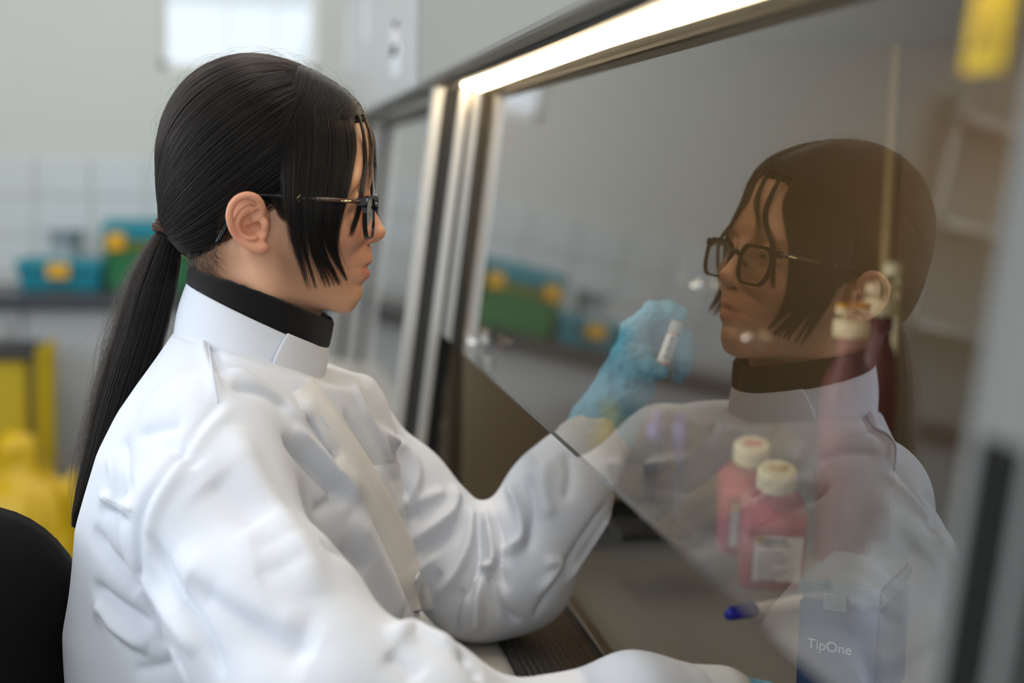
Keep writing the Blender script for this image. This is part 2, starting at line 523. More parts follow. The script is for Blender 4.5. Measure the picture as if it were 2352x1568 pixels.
# frames around the added light panels, out of the picture; no openings behind
for nm, c, half, axis in (('panel_frame_left', (-2.56, 1.2, 1.75), (1.75, .8), 1), ('panel_frame_rear', (-0.6, -1.96, 1.75), (1.25, .8), 0)):
    bm = bmesh.new()
    for sgn in (-1, 1):
        if axis == 1:
            add_box(bm, (c[0], c[1] + sgn * half[0], c[2]), (.06, .06, 2 * half[1])); add_box(bm, (c[0], c[1], c[2] + sgn * half[1]), (.06, 2 * half[0], .06))
        else:
            add_box(bm, (c[0] + sgn * half[0], c[1], c[2]), (.06, .06, 2 * half[1])); add_box(bm, (c[0], c[1], c[2] + sgn * half[1]), (2 * half[0], .06, .06))
    if axis == 1:
        for yy in (-.55, .55): add_box(bm, (c[0] + .035, c[1] + yy, c[2]), (.03, .05, 2 * half[1]))
    link(nm, mesh_of(bm), m_frame_white, kind='structure')
# glazed tiles above the bench
tz0, tsz = 0.905, 0.126
bm = bmesh.new(); add_box(bm, (0, 0, 0), (.166, .008, tsz - .005)); bmesh.ops.bevel(bm, geom=bm.edges[:], offset=.002, segments=1, affect='EDGES')
tile_me = mesh_of(bm, 'tile'); tile_me.materials.append(m_tile)
for i in range(11):
    for j in range(3):
        link('tile', tile_me, None, wall_back, loc=(-1.12 + i * .171, Y1 - .003, tz0 + (j + .5) * tsz))
box('baseboard_back', (X0, Y1 - .012, 0), (X1, Y1, .09), m_bench, kind='structure')
for _x, _y in CEIL_LAMPS:
    t = thing('ceiling_light', 'recessed rectangular ceiling light, one of four alike above the room', 'ceiling light', (_x, _y, ZT), group='ceiling lights')
    bm = bmesh.new()
    for sx in (-1, 1):
        add_box(bm, (sx * .3, 0, -.02), (.04, 1.28, .04)); add_box(bm, (0, sx * .62, -.02), (.64, .04, .04))
    link('housing', mesh_of(bm), m_frame_white, t)

# ================================================================== SAFETY CABINET
TILT = math.radians(6.24); PD = 0.29
SN = np.array([-math.cos(TILT), 0, math.sin(TILT)]); ST = np.array([math.sin(TILT), 0, math.cos(TILT)])
SB = np.array([PD / math.cos(TILT), 0, CZ])


def spt(o, y, s):
    """point of the sloping front: o outwards from the pane, y along it, s up the slope (0 = camera height)"""
    return SB + SN * o + ST * s + np.array([0, y, 0])


def sbox(name, o, y, s, m, parent=None, bevel=0.0, **k):
    bm = bmesh.new()
    vs = [bm.verts.new(tuple(spt(a, b, c))) for a in o for b in y for c in s]
    for f in ((0, 1, 3, 2), (4, 6, 7, 5), (0, 4, 5, 1), (2, 3, 7, 6), (0, 2, 6, 4), (1, 5, 7, 3)):
        bm.faces.new([vs[i] for i in f])
    bmesh.ops.recalc_face_normals(bm, faces=bm.faces)
    ob = link(name, mesh_of(bm), m, parent, bevel=bevel, **k)
    return W(ob) if parent else ob


SILL_Z = CZ - 0.497          # 0.773
WORK_Z = CZ - 0.494
GX0, GX1 = 0.258, 0.352      # grille strip
S_LO, S_HI = -0.2405, 0.118
BACKX = 0.958


def build_cabinet(y0, y1, label, header_mat, lit=True):
    t = thing('safety_cabinet', label, 'lab cabinet', (0.6, (y0 + y1) / 2, 0))
    wb = lambda *a, **k: W(box(*a, **k))
    # sloping sash pane
    sash = sbox('sash', (0.0, -0.006), (y0 + .004, y1 - .004), (S_LO if lit else -.49, S_HI + .12), m_glass, t)
    sash.data.materials.append(m_glass_in); sash.data.materials.append(m_glass_edge)
    for p in sash.data.polygons:
        n = np.array(p.normal)
        p.material_index = 0 if n @ SN > .9 else (1 if n @ SN < -.9 else 2)
    # header box with the lamp under it
    hx, hz = 0.236, CZ + 0.121
    wb('header', (hx, y0 - .06, hz), (0.301, y1 + .06, CZ + .62), header_mat, t, bevel=.006)
    wb('upper_body', (0.44, y0 - .06, CZ + .20), (1.0, y1 + .06, CZ + .62), header_mat, t)
    wb('lamp_channel', (0.262, y0, hz - .004), (0.2675, y1, hz + .002), m_dark, t)
    lampo = W(tube('lamp', [(0.2955, y0 + .01, hz - .001), (0.2955, (y0 + y1) / 2, hz - .001), (0.2955, y1 - .012, hz - .001)], .0062, m_lamp if lit else m_lamp_off, t, n=16))
    # far and near side columns with their guide rails
    for yy, sg in ((y1, 1), (y0, -1)):
        a, b = (yy, yy + .06) if sg > 0 else (yy - .06, yy)
        if sg < 0:
            sbox('side_column', (-.03, .001), (a - .05, b - .005), (-.56, S_HI), m_dark, t); continue
        sbox('side_column', (-.002, .050), (yy + .022, yy + .06), (-.56, S_HI), m_header, t)
        sbox('guide_rail', (.036, .054), (yy + .006, yy + .021), (-.56, S_HI - .004), m_rail, t, bevel=.003)
        sbox('gasket', (.0165, .0355), (yy + .012, yy + .021), (-.56, S_HI - .004), m_dark, t)
        sbox('guide_rail', (.0012, .016), (yy, yy + .021), (-.56, S_HI - .004), m_rail, t, bevel=.002)
    # chamber
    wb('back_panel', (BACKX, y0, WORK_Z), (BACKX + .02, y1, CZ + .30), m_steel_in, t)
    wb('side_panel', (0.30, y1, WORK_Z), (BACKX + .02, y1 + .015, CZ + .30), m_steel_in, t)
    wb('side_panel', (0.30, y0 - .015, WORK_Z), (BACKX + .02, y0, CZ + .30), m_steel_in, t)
    wb('lit_corner_strip', (BACKX - .013, y1 - .012, WORK_Z), (BACKX, y1, CZ + .299), m_lit_corner, t, bevel=.003)  # beige strip paints in the lamplight along the chamber corner
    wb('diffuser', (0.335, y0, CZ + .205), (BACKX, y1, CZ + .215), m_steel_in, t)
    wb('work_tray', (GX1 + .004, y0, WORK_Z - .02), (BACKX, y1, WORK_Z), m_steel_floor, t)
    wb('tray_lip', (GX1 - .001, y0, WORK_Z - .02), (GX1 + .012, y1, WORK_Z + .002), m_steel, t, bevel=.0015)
    wb('front_sill', (0.15, y0 - .06, SILL_Z - .03), (GX0 - .003, y1 + .06, SILL_Z), m_sill, t, bevel=.006)
    wb('base', (0.24, y0 - .06, SILL_Z - .16), (0.98, y1 + .06, SILL_Z - .086), header_mat, t)
    for lx in (.28, .94):
        for ly in (y0 - .02, y1 + .02):
            wb('stand_leg', (lx - .025, ly - .025, 0), (lx + .025, ly + .025, SILL_Z - .16), m_header, t)
    wb('stand_rail', (.925, y0, .2), (.955, y1, .25), m_header, t)
    wb('plenum', (GX0 - .002, y0, SILL_Z - .085), (GX1 + .01, y1, SILL_Z - .06), m_dark, t)
    # perforated grille: a plate with round holes
    pit = 0.0068; nx = int((GX1 - GX0) / pit); gy0, gy1 = (max(y0, .95), min(y1, 1.93)) if lit else (y0 + .3, y0 + .5)
    ny = int((gy1 - gy0) / pit)
    V = []; Fc = []
    ring = [(math.cos(a), math.sin(a)) for a in (np.arange(8) * PI / 4 + PI / 8)]
    sq = [(1, .42), (.42, 1), (-.42, 1), (-1, .42), (-1, -.42), (-.42, -1), (.42, -1), (1, -.42)]
    for j in range(ny):
        for i in range(nx):
            cx = GX0 + .001 + (i + .5) * pit; cy = gy0 + (j + .5) * pit
            if i in (0, nx - 1): pass
            b = len(V)
            oct_ = [(.5, .25), (.25, .5), (-.25, .5), (-.5, .25), (-.5, -.25), (-.25, -.5), (.25, -.5), (.5, -.25)]
            sqv = [(.5, .5), (0, .5), (-.5, .5), (-.5, 0), (-.5, -.5), (0, -.5), (.5, -.5), (.5, 0)]
            for k in range(8):
                V.append((cx + sqv[k][0] * pit, cy + sqv[k][1] * pit, WORK_Z))
            for k in range(8):
                an = PI / 4 + k * PI / 4
                V.append((cx + math.cos(an) * pit * .33, cy + math.sin(an) * pit * .33, WORK_Z))
            for k in range(8):
                an = PI / 4 + k * PI / 4
                V.append((cx + math.cos(an) * pit * .33, cy + math.sin(an) * pit * .33, WORK_Z - .0015))
            for k in range(8):
                q = (k + 1) % 8
                Fc.append((b + k, b + q, b + 8 + q, b + 8 + k)); Fc.append((b + 8 + k, b + 8 + q, b + 16 + q, b + 16 + k))
    # plain ends of the strip
    for ya, yb in ((y0, gy0), (gy0 + ny * pit, y1)):
        b = len(V); V += [(GX0, ya, WORK_Z), (GX1, ya, WORK_Z), (GX1, yb, WORK_Z), (GX0, yb, WORK_Z)]; Fc.append((b, b + 1, b + 2, b + 3))
    W(link('front_grille', pd(V, Fc), m_grille, t))
    wb('grille_border', (GX0 - .004, y0, WORK_Z - .01), (GX0 + .001, y1, WORK_Z + .0012), m_dark, t)
    wb('grille_border', (GX1 - .006, y0, WORK_Z - .001), (GX1 - .001, y1, WORK_Z + .0012), m_dark, t)
    return t


CY0, CY1 = 0.513, 2.06
main_cab = build_cabinet(CY0, CY1, 'stainless steel safety cabinet with sloping glass sash and glowing lamp, in front of the person', m_header, True)
nb = build_cabinet(CY1 + .2, CY1 + .2 + 1.42, 'pale cabinet with unlit lamp standing beyond the lit one, behind the face', m_header2, False)
# latches and notices on the second cabinet's header
for (px, py, w, h, mm) in ((840, 45, .05, .05, m_tile), (910, 15, .05, .035, m_clip), (905, 90, .05, .03, m_label), (800, 90, .05, .09, m_tile), (908, 140, .08, .03, m_tile)):
    x = .2345
    r = P(px, py, 1.0) - np.array([0, 0, CZ]); q = r * (x / r[0])
    W(box('notice' if mm is not m_clip else 'latch', (x, q[1] - w, CZ + q[2] - h), (x + .006, q[1] + w, CZ + q[2] + h), mm if mm is not m_clip else m_rail, nb))
# near edge of the pane: pale rail, black strip, dark end panel
sbox('rail', (.0015, .006), (CY0 - .011, CY0 - .001), (S_LO - .3, S_HI), m_end, main_cab, bevel=.002)
sbox('handle_strip', (.002, .0065), (CY0 - .043, CY0 - .0115), (-.5, -.100), m_black, main_cab, bevel=.002)
sbox('end_rail', (.002, .006), (CY0 - .052, CY0 - .0435), (-.5, S_HI), m_end, main_cab, bevel=.002)
sbox('filler_panel', (.002, .005), (CY0 - .043, CY0 - .0115), (-.0985, S_HI), m_end, main_cab)
# yellow warning sticker on the pane
st = sbox('warning_sticker', (.0004, .0012), (.540, .573), (.045, .079), m_yellow_st, main_cab)
st['label'] = 'yellow warning sticker'
tri = [spt(.0016, .5565 + a, .064 + b) for a, b in ((-.012, -.012), (.012, -.012), (0, .012))]
W(link('sticker_mark', pd(tri, [(0, 1, 2)]), M('sticker_print', (150, 122, 22), rough=.5), st))


# service valves and bolts on the far side panel
def valve(px, py, sc_=1.35):
    p = P(px, py, CY1 - .03)
    v = W(lathe('service_valve', [(.006, -.03), (.006, -.012), (.012, -.012), (.013, 0), (.012, .008), (.004, .011)], m_chrome, main_cab, n=20))
    v.rotation_euler = (PI / 2, 0, 0); v.scale = (sc_, sc_, sc_); v.location = Vector(p) - Vector(main_cab.location)
    bm = bmesh.new(); add_tube(bm, [(-.017, 0, .004), (.017, 0, .004)], .0045, 10)
    k = link('valve_handle', mesh_of(bm), m_chrome, v, smooth=True)


for q in ((1122, 785, 1.9), (1618, 656), (1735, 776)): valve(*q)
p = P(1122, 800, CY1 - .03)
W(tube('valve_stem', [(p[0], p[1], p[2]), (p[0] + .003, p[1], p[2] - .035)], .009, m_chrome, main_cab))
for q in ((1803, 243), (1883, 243)):
    p = P(*q, CY1 - .002)
    W(lathe('bolt', [(.006, -.003), (.006, 0), (.003, .004)], m_chrome, main_cab, n=10, loc=tuple(p)))
    main_cab.children[-1].rotation_euler = (PI / 2, 0, 0)

# ================================================================== BACKGROUND
t = thing('lab_bench', 'long laboratory bench with dark grey top along the back wall', 'bench', (-0.6, 4.45, 0))
W(box('worktop', (-2.1, 4.28, .845), (0.75, Y1 - .01, .88), m_bench, t, bevel=.004))
W(box('cabinet_body', (-2.08, 4.36, .09), (0.73, Y1 - .015, .845), m_panel, t))
for i in range(6):
    x = -2.06 + i * .464
    d = W(box('cupboard_door', (x, 4.342, .11), (x + .455, 4.359, .835), m_panel, t, bevel=.002))
    W(box('handle', (x + .40, 4.325, .68), (x + .415, 4.342, .80), m_rail, d))
W(box('plinth', (-2.08, 4.42, 0), (0.73, Y1 - .015, .09), m_dark, t))
BZ = .88


def crate(name, label, x, y, w, d, h, lid, body_m, clip_xs, rz=0.0):
    t = thing(name, label, 'storage box', (x, y, BZ), rz)
    bm = bmesh.new()
    b0 = [(-.46, -.46), (.46, -.46), (.46, .46), (-.46, .46)]
    lo = [bm.verts.new((a * w, b * d, 0)) for a, b in b0]; hi = [bm.verts.new((a * w * 1.06, b * d * 1.06, h * lid)) for a, b in b0]
    for i in range(4): bm.faces.new((lo[i], lo[(i + 1) % 4], hi[(i + 1) % 4], hi[i]))
    bm.faces.new(lo[::-1]); bm.faces.new(hi)
    link('body', mesh_of(bm), body_m, t, bevel=.006)
    return t


gx = (P(232, 540, 4.5)[0])
t = crate('storage_crate', 'green plastic crate with teal lid and yellow clips on the back bench', gx + .140, 4.59, .265, .20, .205, .60, m_green, ())
box('rim', (-.135, -.102, .123), (.135, .102, .150), m_olive, t, bevel=.004)
box('lid', (-.138, -.105, .150), (.138, .105, .212), m_teal, t, bevel=.012)
for sx in (-1, 1):
    box('clip', (sx * .095 - .026, -.114, .122), (sx * .095 + .026, -.1055, .176), m_clip, t, bevel=.003)
tx = P(50, 600, 4.5)[0]
t = crate('teal_box', 'low teal plastic box with one yellow clip beside the green crate', tx + .112, 4.56, .25, .16, .088, .62, m_teal, ())
box('lid', (-.128, -.088, .055), (.128, .088, .092), m_teal, t, bevel=.008)
box('clip', (-.035, -.097, .036), (.03, -.0885, .082), m_clip, t, bevel=.003)
cxm = P(150, 520, 4.56)[0]
t = thing('clear_container', 'small clear plastic tub standing on the low teal box', 'container', (cxm, 4.57, BZ + .0925))
bm = bmesh.new(); add_lathe(bm, [(.045, 0), (.05, .07), (.053, .071), (.053, .075), (.048, .075), (.043, .003)], 24, cap=False)
link('tub', mesh_of(bm), M('clear_plastic', (178, 184, 188), rough=.2), t, smooth=True)
link('lid', (lambda b: (add_lathe(b, [(.054, .0755), (.054, .084), (.03, .086), (.005, .086)], 24), mesh_of(b))[1])(bmesh.new()), m_tiplid, t, smooth=True)

# wall shelf of steel on the left part of the back wall (seen in the sash)
t = thing('wall_shelf', 'steel wall shelf left of the door, on the back wall', 'shelf', (-2.05, Y1 - .15, 1.2))
for z in (0, .35, .7):
    box('shelf_board', (-.38, -.14, z), (.38, .13, z + .025), m_rail, t)
for sx in (-.36, .36): box('bracket', (sx - .01, -.02, -.05), (sx + .01, .14, .8), m_rail, t)

# clinical waste bin and sack
def yq(px, py, Y): return P(px, py, Y)
t = thing('waste_bin', 'yellow clinical waste bin with raised lid behind the chair', 'bin', (-0.86, 4.0, 0))
bx0, bx1 = P(-210, 900, 3.95)[0], P(62, 900, 3.95)[0]
zt = P(60, 800, 3.95)[2]
W(box('body', (bx0, 3.95, 0.02), (bx1, 4.22, zt - .03), m_binyel, t, bevel=.012))
W(box('rim', (bx0 - .012, 3.935, zt - .03), (bx1 + .012, 4.235, zt - .012), m_dark, t, bevel=.004))
x2, z2 = P(118, 780, 4.0)[0], P(118, 775, 4.0)[2]
bm = bmesh.new()
vv = [(bx1 + .016, 3.97, .3), (x2 + .005, 3.99, .3), (x2 + .01, 3.99, z2), (bx1 + .02, 3.97, z2 - .03)]
a = [bm.verts.new(v) for v in vv]; b = [bm.verts.new((v[0], v[1] + .03, v[2])) for v in vv]
bm.faces.new(a); bm.faces.new(b[::-1])
for i in range(4): bm.faces.new((a[i], b[i], b[(i + 1) % 4], a[(i + 1) % 4]))
bmesh.ops.recalc_face_normals(bm, faces=bm.faces)
W(link('lid', mesh_of(bm), m_binyel, t, bevel=.004))
# sack
c0 = P(105, 1190, 3.82)
v = Vol((c0[0] - .28, 3.55, -.02), (c0[0] + .22, 3.96, .62), .008)
v.ell((c0[0] - .02, 3.76, .15), (.20, .15, .16), .05); v.ell((c0[0] - .03, 3.77, .30), (.15, .12, .16), .05)
v.cone((c0[0] - .04, 3.78, .40), (c0[0] - .06, 3.78, .52), .06, .05, .06)
v.cone((c0[0] + .06, 3.76, .36), (c0[0] + .085, 3.77, .46), .035, .012, .03); v.cone((c0[0] - .1, 3.76, .36), (c0[0] - .17, 3.77, .45), .035, .015, .03)
Vv, Ff = v.mesh(); n = vnormals(Vv, Ff)
Vv = Vv + n * (noise3(Vv * np.array([1, 1, .4]), 3, .10, 3) * .007)[:, None]
Vv[:, 2] = np.maximum(Vv[:, 2], 0.0)
bag = thing('waste_sack', 'crumpled full yellow clinical waste sack on the floor by the bin', 'bag', (c0[0], 3.76, 0))
W(link('sack', np_mesh(Vv, Ff), m_bag, bag, smooth=True))
W(tube('tie', [(c0[0] - .04 + .052 * math.cos(a), 3.78 + .052 * math.sin(a), .455) for a in np.linspace(0, 2 * PI, 20)], .006, m_dark, bag))

# ------------------------------------------------------------------ office chair
ch = thing('office_chair', 'black upholstered office chair with rounded backrest behind the seated person', 'chair', (0.0, 1.35, 0))
cc = np.array([-.268, 1.275, CZ - .530]) - LEFTV * .045
V = []; Fq = []; nu, nv = 20, 72
for side in (0, 1):
    for i in range(nu + 1):
        r = i / nu
        for j in range(nv):
            a = 2 * PI * j / nv
            ca, sa = math.cos(a), math.sin(a)
            k = (abs(ca) ** 2.4 + abs(sa) ** 2.4) ** (-1 / 2.4)
            u, w = .215 * r * k * ca, .235 * r * k * sa
            th = .030 * (1 - r ** 3.2) ** .5 if r < 1 else 0
            curve = .9 * u * u + .25 * w * w
            off = (th if side == 0 else -th) + curve
            V.append(cc + LEFTV * u + np.array([0, 0, w]) + FACE * off)
    b = side * (nu + 1) * nv
    for i in range(nu):
        for j in range(nv):
            q = (b + i * nv + j, b + i * nv + (j + 1) % nv, b + (i + 1) * nv + (j + 1) % nv, b + (i + 1) * nv + j)
            Fq.append(q if side == 0 else q[::-1])
bm = bmesh.new(); bmv = [bm.verts.new(v) for v in V]
for q in Fq:
    try: bm.faces.new([bmv[i] for i in q])
    except Exception: pass
bmesh.ops.remove_doubles(bm, verts=bm.verts, dist=1e-5); bmesh.ops.recalc_face_normals(bm, faces=bm.faces)
W(link('backrest', mesh_of(bm), m_chair, ch, smooth=True))
bk = cc - FACE * .04
W(tube('back_post', [bk + np.array([0, 0, .02]), bk - FACE * .03 + np.array([0, 0, -.18]), np.array([-.06, 1.37, .47]) - FACE * .17, np.array([0, 1.35, .44])], .018, m_black, ch, n=12))
bm = bmesh.new(); add_lathe(bm, [(.02, .0), (.20, .0), (.225, .02), (.225, .05), (.20, .07), (.02, .075)], 40)
W(link('seat', mesh_of(bm), m_chair, ch, smooth=True, loc=(0.02, 1.34, .445)))
W(tube('column', [(0, 1.35, .10), (0, 1.35, .46)], .025, m_chrome, ch, n=16))
for k in range(5):
    a = k * 2 * PI / 5 + .3
    e = (.27 * math.cos(a), 1.35 + .27 * math.sin(a))
    lg = W(tube('base_leg', [(0, 1.35, .11), (e[0], e[1], .075)], [.022, .014], m_black, ch, n=10))
    bm = bmesh.new(); add_lathe(bm, [(.012, -.014), (.0265, -.014), (.028, -.006), (.028, .006), (.0265, .014), (.012, .014)], 20)
    w = W(link('castor', mesh_of(bm), m_black, lg, smooth=True)); w.rotation_euler = (PI / 2, 0, a); w.location = Vector((e[0], e[1], .0285))

# ================================================================== PERSON
person = thing('person', 'person in white lab coat with glasses and long ponytail, holding up a vial', 'person', (0.0, 1.355, 0))
HY = math.radians(-9)
HF = np.array([math.cos(HY), math.sin(HY), 0]); HL = np.array([-math.sin(HY), math.cos(HY), 0]); HU = np.array([0, 0, 1.0])
HP = P(600, 378, 1.355)
CAMP = np.array([0, 0, CZ])


def l(px, py, ly=0.0):
    d = P(px, py, 1.0) - CAMP
    t = (ly - (CAMP - HP) @ HL) / (d @ HL)
    q = CAMP + d * t - HP
    return np.array([q @ HF, q @ HL, q[2]])


def hw(p):
    p = np.asarray(p, float)
    return HP + p[..., 0:1] * HF + p[..., 1:2] * HL + p[..., 2:3] * HU


def mir(p): return np.array([p[0], -p[1], p[2]])


# ---- hair envelope: silhouette in the middle plane and a half width
HC = l(600, 345)
sil = [(853, 335), (845, 284), (815, 228), (765, 190), (705, 158), (640, 135), (575, 126), (515, 136), (450, 170), (402, 226), (374, 300), (369, 400),
       (374, 480), (392, 545), (440, 596), (520, 600), (620, 570), (720, 530), (800, 470), (846, 400)]
sp = np.array([l(a, b) for a, b in sil]) - HC
s_phi = np.arctan2(sp[:, 2], sp[:, 0]); s_rho = np.hypot(sp[:, 0], sp[:, 2])
od = np.argsort(s_phi); s_phi = s_phi[od]; s_rho = s_rho[od]
s_phi = np.concatenate([s_phi[-3:] - 2 * PI, s_phi, s_phi[:3] + 2 * PI]); s_rho = np.concatenate([s_rho[-3:], s_rho, s_rho[:3]])
_ph = np.linspace(-PI, PI, 721); _rh = np.interp(_ph, s_phi, s_rho)
for _ in range(6): _rh = (_rh + np.roll(_rh, 5) + np.roll(_rh, -5)) / 3
HWD = 0.083


def env(d, off=0.0):
    """point of the hair surface in direction d (local, about HC)"""
    d = np.asarray(d, float)
    q = np.hypot(d[..., 0], d[..., 2]); ph = np.arctan2(d[..., 2], d[..., 0])
    rho = np.interp(ph, _ph, _rh)
    s = ((q / rho) ** 2.25 + (np.abs(d[..., 1]) / HWD) ** 2.25) ** (-1 / 2.25)
    return HC + d * (s + off / np.linalg.norm(d, axis=-1))[..., None]


# ---- head and neck
hv = Vol((-.125, -.10, -.235), (.135, .10, .125), .0016)
sk_c = l(612, 345)
hv.ell(sk_c, (.0895, .0735, .0800), .01)
hv.ell(l(545, 420), (.062, .062, .060), .03)
hv.ell(l(722, 390), (.046, .060, .056), .02)
hv.ell(l(722, 500), (.044, .058, .062), .02)
hv.ell(l(722, 598), (.040, .047, .038), .02)
for s in (-1, 1):
    hv.cone(l(620, 560) * [1, 0, 1] + [0, s * .055, 0], l(640, 640) * [1, 0, 1] + [0, s * .047, 0], .017, .016, .025)
    hv.cone(l(640, 640) * [1, 0, 1] + [0, s * .047, 0], l(788, 688) * [1, 0, 1] + [0, s * .012, 0], .015, .0095, .02)
    hv.ell(l(775, 525) * [1, 0, 1] + [0, s * .043, 0], (.022, .018, .017), .03)
    hv.ell(l(700, 480) * [1, 0, 1] + [0, s * .055, 0], (.036, .012, .028), .02)
    hv.cone(l(828, 418) * [1, 0, 1] + [0, s * .012, 0], l(806, 418) * [1, 0, 1] + [0, s * .045, 0], .007, .009, .02)
hv.ell(l(790, 686), (.0105, .017, .0100), .012)
hv.ell(l(792, 605), (.020, .029, .027), .02)
# neck
hv.cone(l(560, 560), l(594, 800), .0455, .0485, .03)
hv.cone(l(670, 680), l(640, 760), .022, .034, .02)
# eye sockets, eyes closed down to a slit
for s in (-1, 1):
    hv.ell(l(836, 463) * [1, 0, 1] + [0, s * .032, 0], (.0135, .017, .0115), .014, op='sub')
    hv.ell(l(806, 463) * [1, 0, 1] + [0, s * .032, 0], (.0132, .0140, .0125), .006)
    hv.cone(l(838, 472) * [1, 0, 1] + [0, s * .022, 0], l(834, 471) * [1, 0, 1] + [0, s * .042, .0], .0016, .0016, .002, op='sub')
# nose
hv.cone(l(830, 440), l(849, 500), .0065, .0075, .010)
hv.cone(l(849, 500), l(862, 533), .0075, .0098, .006)
hv.ell(l(862, 537), (.0085, .0095, .0080), .004)
for s in (-1, 1):
    hv.ell(l(836, 546) * [1, 0, 1] + [0, s * .0115, 0], (.0105, .0068, .0074), .0035)
    hv.cone(l(820, 556) * [1, 0, 1] + [0, s * .018, 0], l(806, 606) * [1, 0, 1] + [0, s * .029, 0], .0008, .0008, .006, op='sub')
    hv.ell(l(852, 561) * [1, 0, 1] + [0, s * .0085, 0], (.0058, .0038, .0036), .002, op='sub')
# lips
for y0, y1, zz, r0, pxx in ((0, .012, 600, .0055, 836), (.012, .023, 611, .0050, 829)):
    for s in (-1, 1):
        hv.cone(l(pxx - 4, zz) + [0, s * y0, 0], l(pxx - 4 - (8 if y0 == 0 else 14), zz + (8 if y0 == 0 else 9)) + [0, s * y1, 0], r0, r0 * .75, .006)
for s in (-1, 1):
    hv.cone(l(828, 630), l(823, 629) + [0, s * .011, 0], .0062, .0055, .006)
    hv.cone(l(823, 629) + [0, s * .011, 0], l(809, 621) + [0, s * .022, 0], .0055, .0030, .006)
    hv.cone(l(838, 614), l(828, 616) + [0, s * .013, 0], .0012, .0012, .003, op='sub')
    hv.cone(l(828, 616) + [0, s * .013, 0], l(804, 622) + [0, s * .0255, 0], .0012, .0010, .003, op='sub')
V, Fq = hv.mesh()
V = relax(V, Fq, 2, .4)
# match the traced profile of forehead, nose, lips and chin
prof = [(851, 300), (854, 340), (855, 380), (854.5, 403), (850, 418), (847, 431), (857, 473), (870, 501), (880, 517), (886, 528), (885.5, 536), (882, 545), (870, 556), (859, 559), (854.5, 562.5), (853, 574), (855.5, 586),
        (856, 596), (851, 605), (842, 613.5), (848, 620), (849.5, 629), (848, 636), (842, 643), (834, 650), (832.5, 660), (832.5, 671), (829, 686), (820, 699)]
pp = np.array([l(a, b) for a, b in prof])
zs = np.linspace(pp[-1, 2], pp[0, 2], 200)
tgt = np.interp(zs, pp[::-1, 2], pp[::-1, 0])
mid = np.abs(V[:, 1]) < .0022
cur = np.array([(lambda m_: V[m_, 0].max() if m_.any() else np.nan)(mid & (np.abs(V[:, 2] - z) < .0012) & (V[:, 0] > .04)) for z in zs])
ok = ~np.isnan(cur); cur = np.interp(zs, zs[ok], cur[ok])
dl = np.clip(tgt - cur, -.008, .0045)
for _ in range(2): dl = np.convolve(np.pad(dl, 1, 'edge'), [.25, .5, .25], 'valid')
fade = np.clip((V[:, 2] - zs[0] + .003) / .003, 0, 1) * 1.0
nose_w = np.interp(V[:, 2], [l(840, 590)[2], l(840, 560)[2], l(840, 440)[2], l(840, 400)[2]], [.026, .011, .012, .035])
V[:, 0] += np.interp(V[:, 2], zs, dl) * np.exp(-(V[:, 1] / nose_w) ** 2) * np.clip((V[:, 0] - .045) / .03, 0, 1) * fade
print('profile shift mm', np.round(dl[::20] * 1000, 1))


# ---- ears, modelled finer
def E_(cx, cy, ly): return l(500 + cx / 7.127, 420 + cy / 7.127, ly)


def cr0(p, n):
    p = np.concatenate([[2 * p[0] - p[1]], p, [2 * p[-1] - p[-2]]])
    u = np.linspace(0, len(p) - 3 - 1e-6, n); i = u.astype(int); t = (u - i)[:, None]
    a, b, c, d = p[i], p[i + 1], p[i + 2], p[i + 3]
    return .5 * ((2 * b) + (-a + c) * t + (2 * a - 5 * b + 4 * c - d) * t ** 2 + (-a + 3 * b - 3 * c + d) * t ** 3)


ec = E_(470, 650, -.078)
ev = Vol(ec - [.028, .022, .036], ec + [.030, .020, .036], .00075)
ev.ell(E_(480, 640, -.0775), (.0150, .0035, .0235), .003)
ev.ell(E_(640, 640, -.070), (.012, .0075, .020), .006)
hel = [(690, 590, -.0765), (735, 450, -.0795), (705, 335, -.0825), (620, 240, -.0850), (480, 205, -.0870), (330, 255, -.0885), (230, 370, -.0895), (190, 520, -.0895), (208, 660, -.0885), (262, 800, -.0868), (350, 915, -.0850),
       (460, 1005, -.0838), (580, 1065, -.0822), (700, 1085, -.0805), (775, 1045, -.0785)]
hr = [.0020, .0024, .0026, .0029, .0030, .0029, .0028, .0027, .0027, .0027, .0028, .0032, .0038, .0040, .0032]
_hp = cr0(np.array([E_(*q) for q in hel]), 70); _hr = np.interp(np.linspace(0, 1, 70), np.linspace(0, 1, len(hr)), hr)
ev.chain(list(_hp), list(_hr), .0016)
ev.ell(E_(620, 1000, -.0795), (.0075, .0036, .0050), .004)
ev.chain(list(cr0(np.array([E_(520, 400, -.0815), E_(420, 480, -.0828), E_(345, 600, -.0838), E_(315, 720, -.0842), E_(370, 830, -.0842), E_(480, 890, -.0840), E_(610, 900, -.0832)]), 30)), list(np.interp(np.linspace(0, 6, 30), range(7), [.0030, .0036, .0038, .0034, .0028, .0025, .0026])), .0016)
ev.chain([E_(470, 500, -.082), E_(580, 430, -.0815), E_(690, 370, -.0800)], [.0022, .0020, .0016], .002)
ev.ell(E_(560, 745, -.0845), (.0085, .0085, .0068), .002, op='sub')
ev.ell(E_(480, 620, -.0850), (.0060, .0060, .0040), .002, op='sub', R=[[.8, 0, .6], [0, 1, 0], [-.6, 0, .8]])
ev.chain([E_(700, 560, -.0785), E_(610, 600, -.0782), E_(510, 655, -.0775), E_(430, 720, -.0765)], [.0022, .0019, .0016, .0012], .002)
ev.ell(E_(775, 690, -.0785), (.0034, .0036, .0062), .003)
ev.cone(E_(775, 840, -.0775), E_(740, 900, -.0795), .0026, .0026, .003)
ev.ell(E_(655, 705, -.0795), (.0028, .0045, .0034), .002, op='sub')
EV, EF = ev.mesh(); EV = relax(EV, EF, 1, .4)
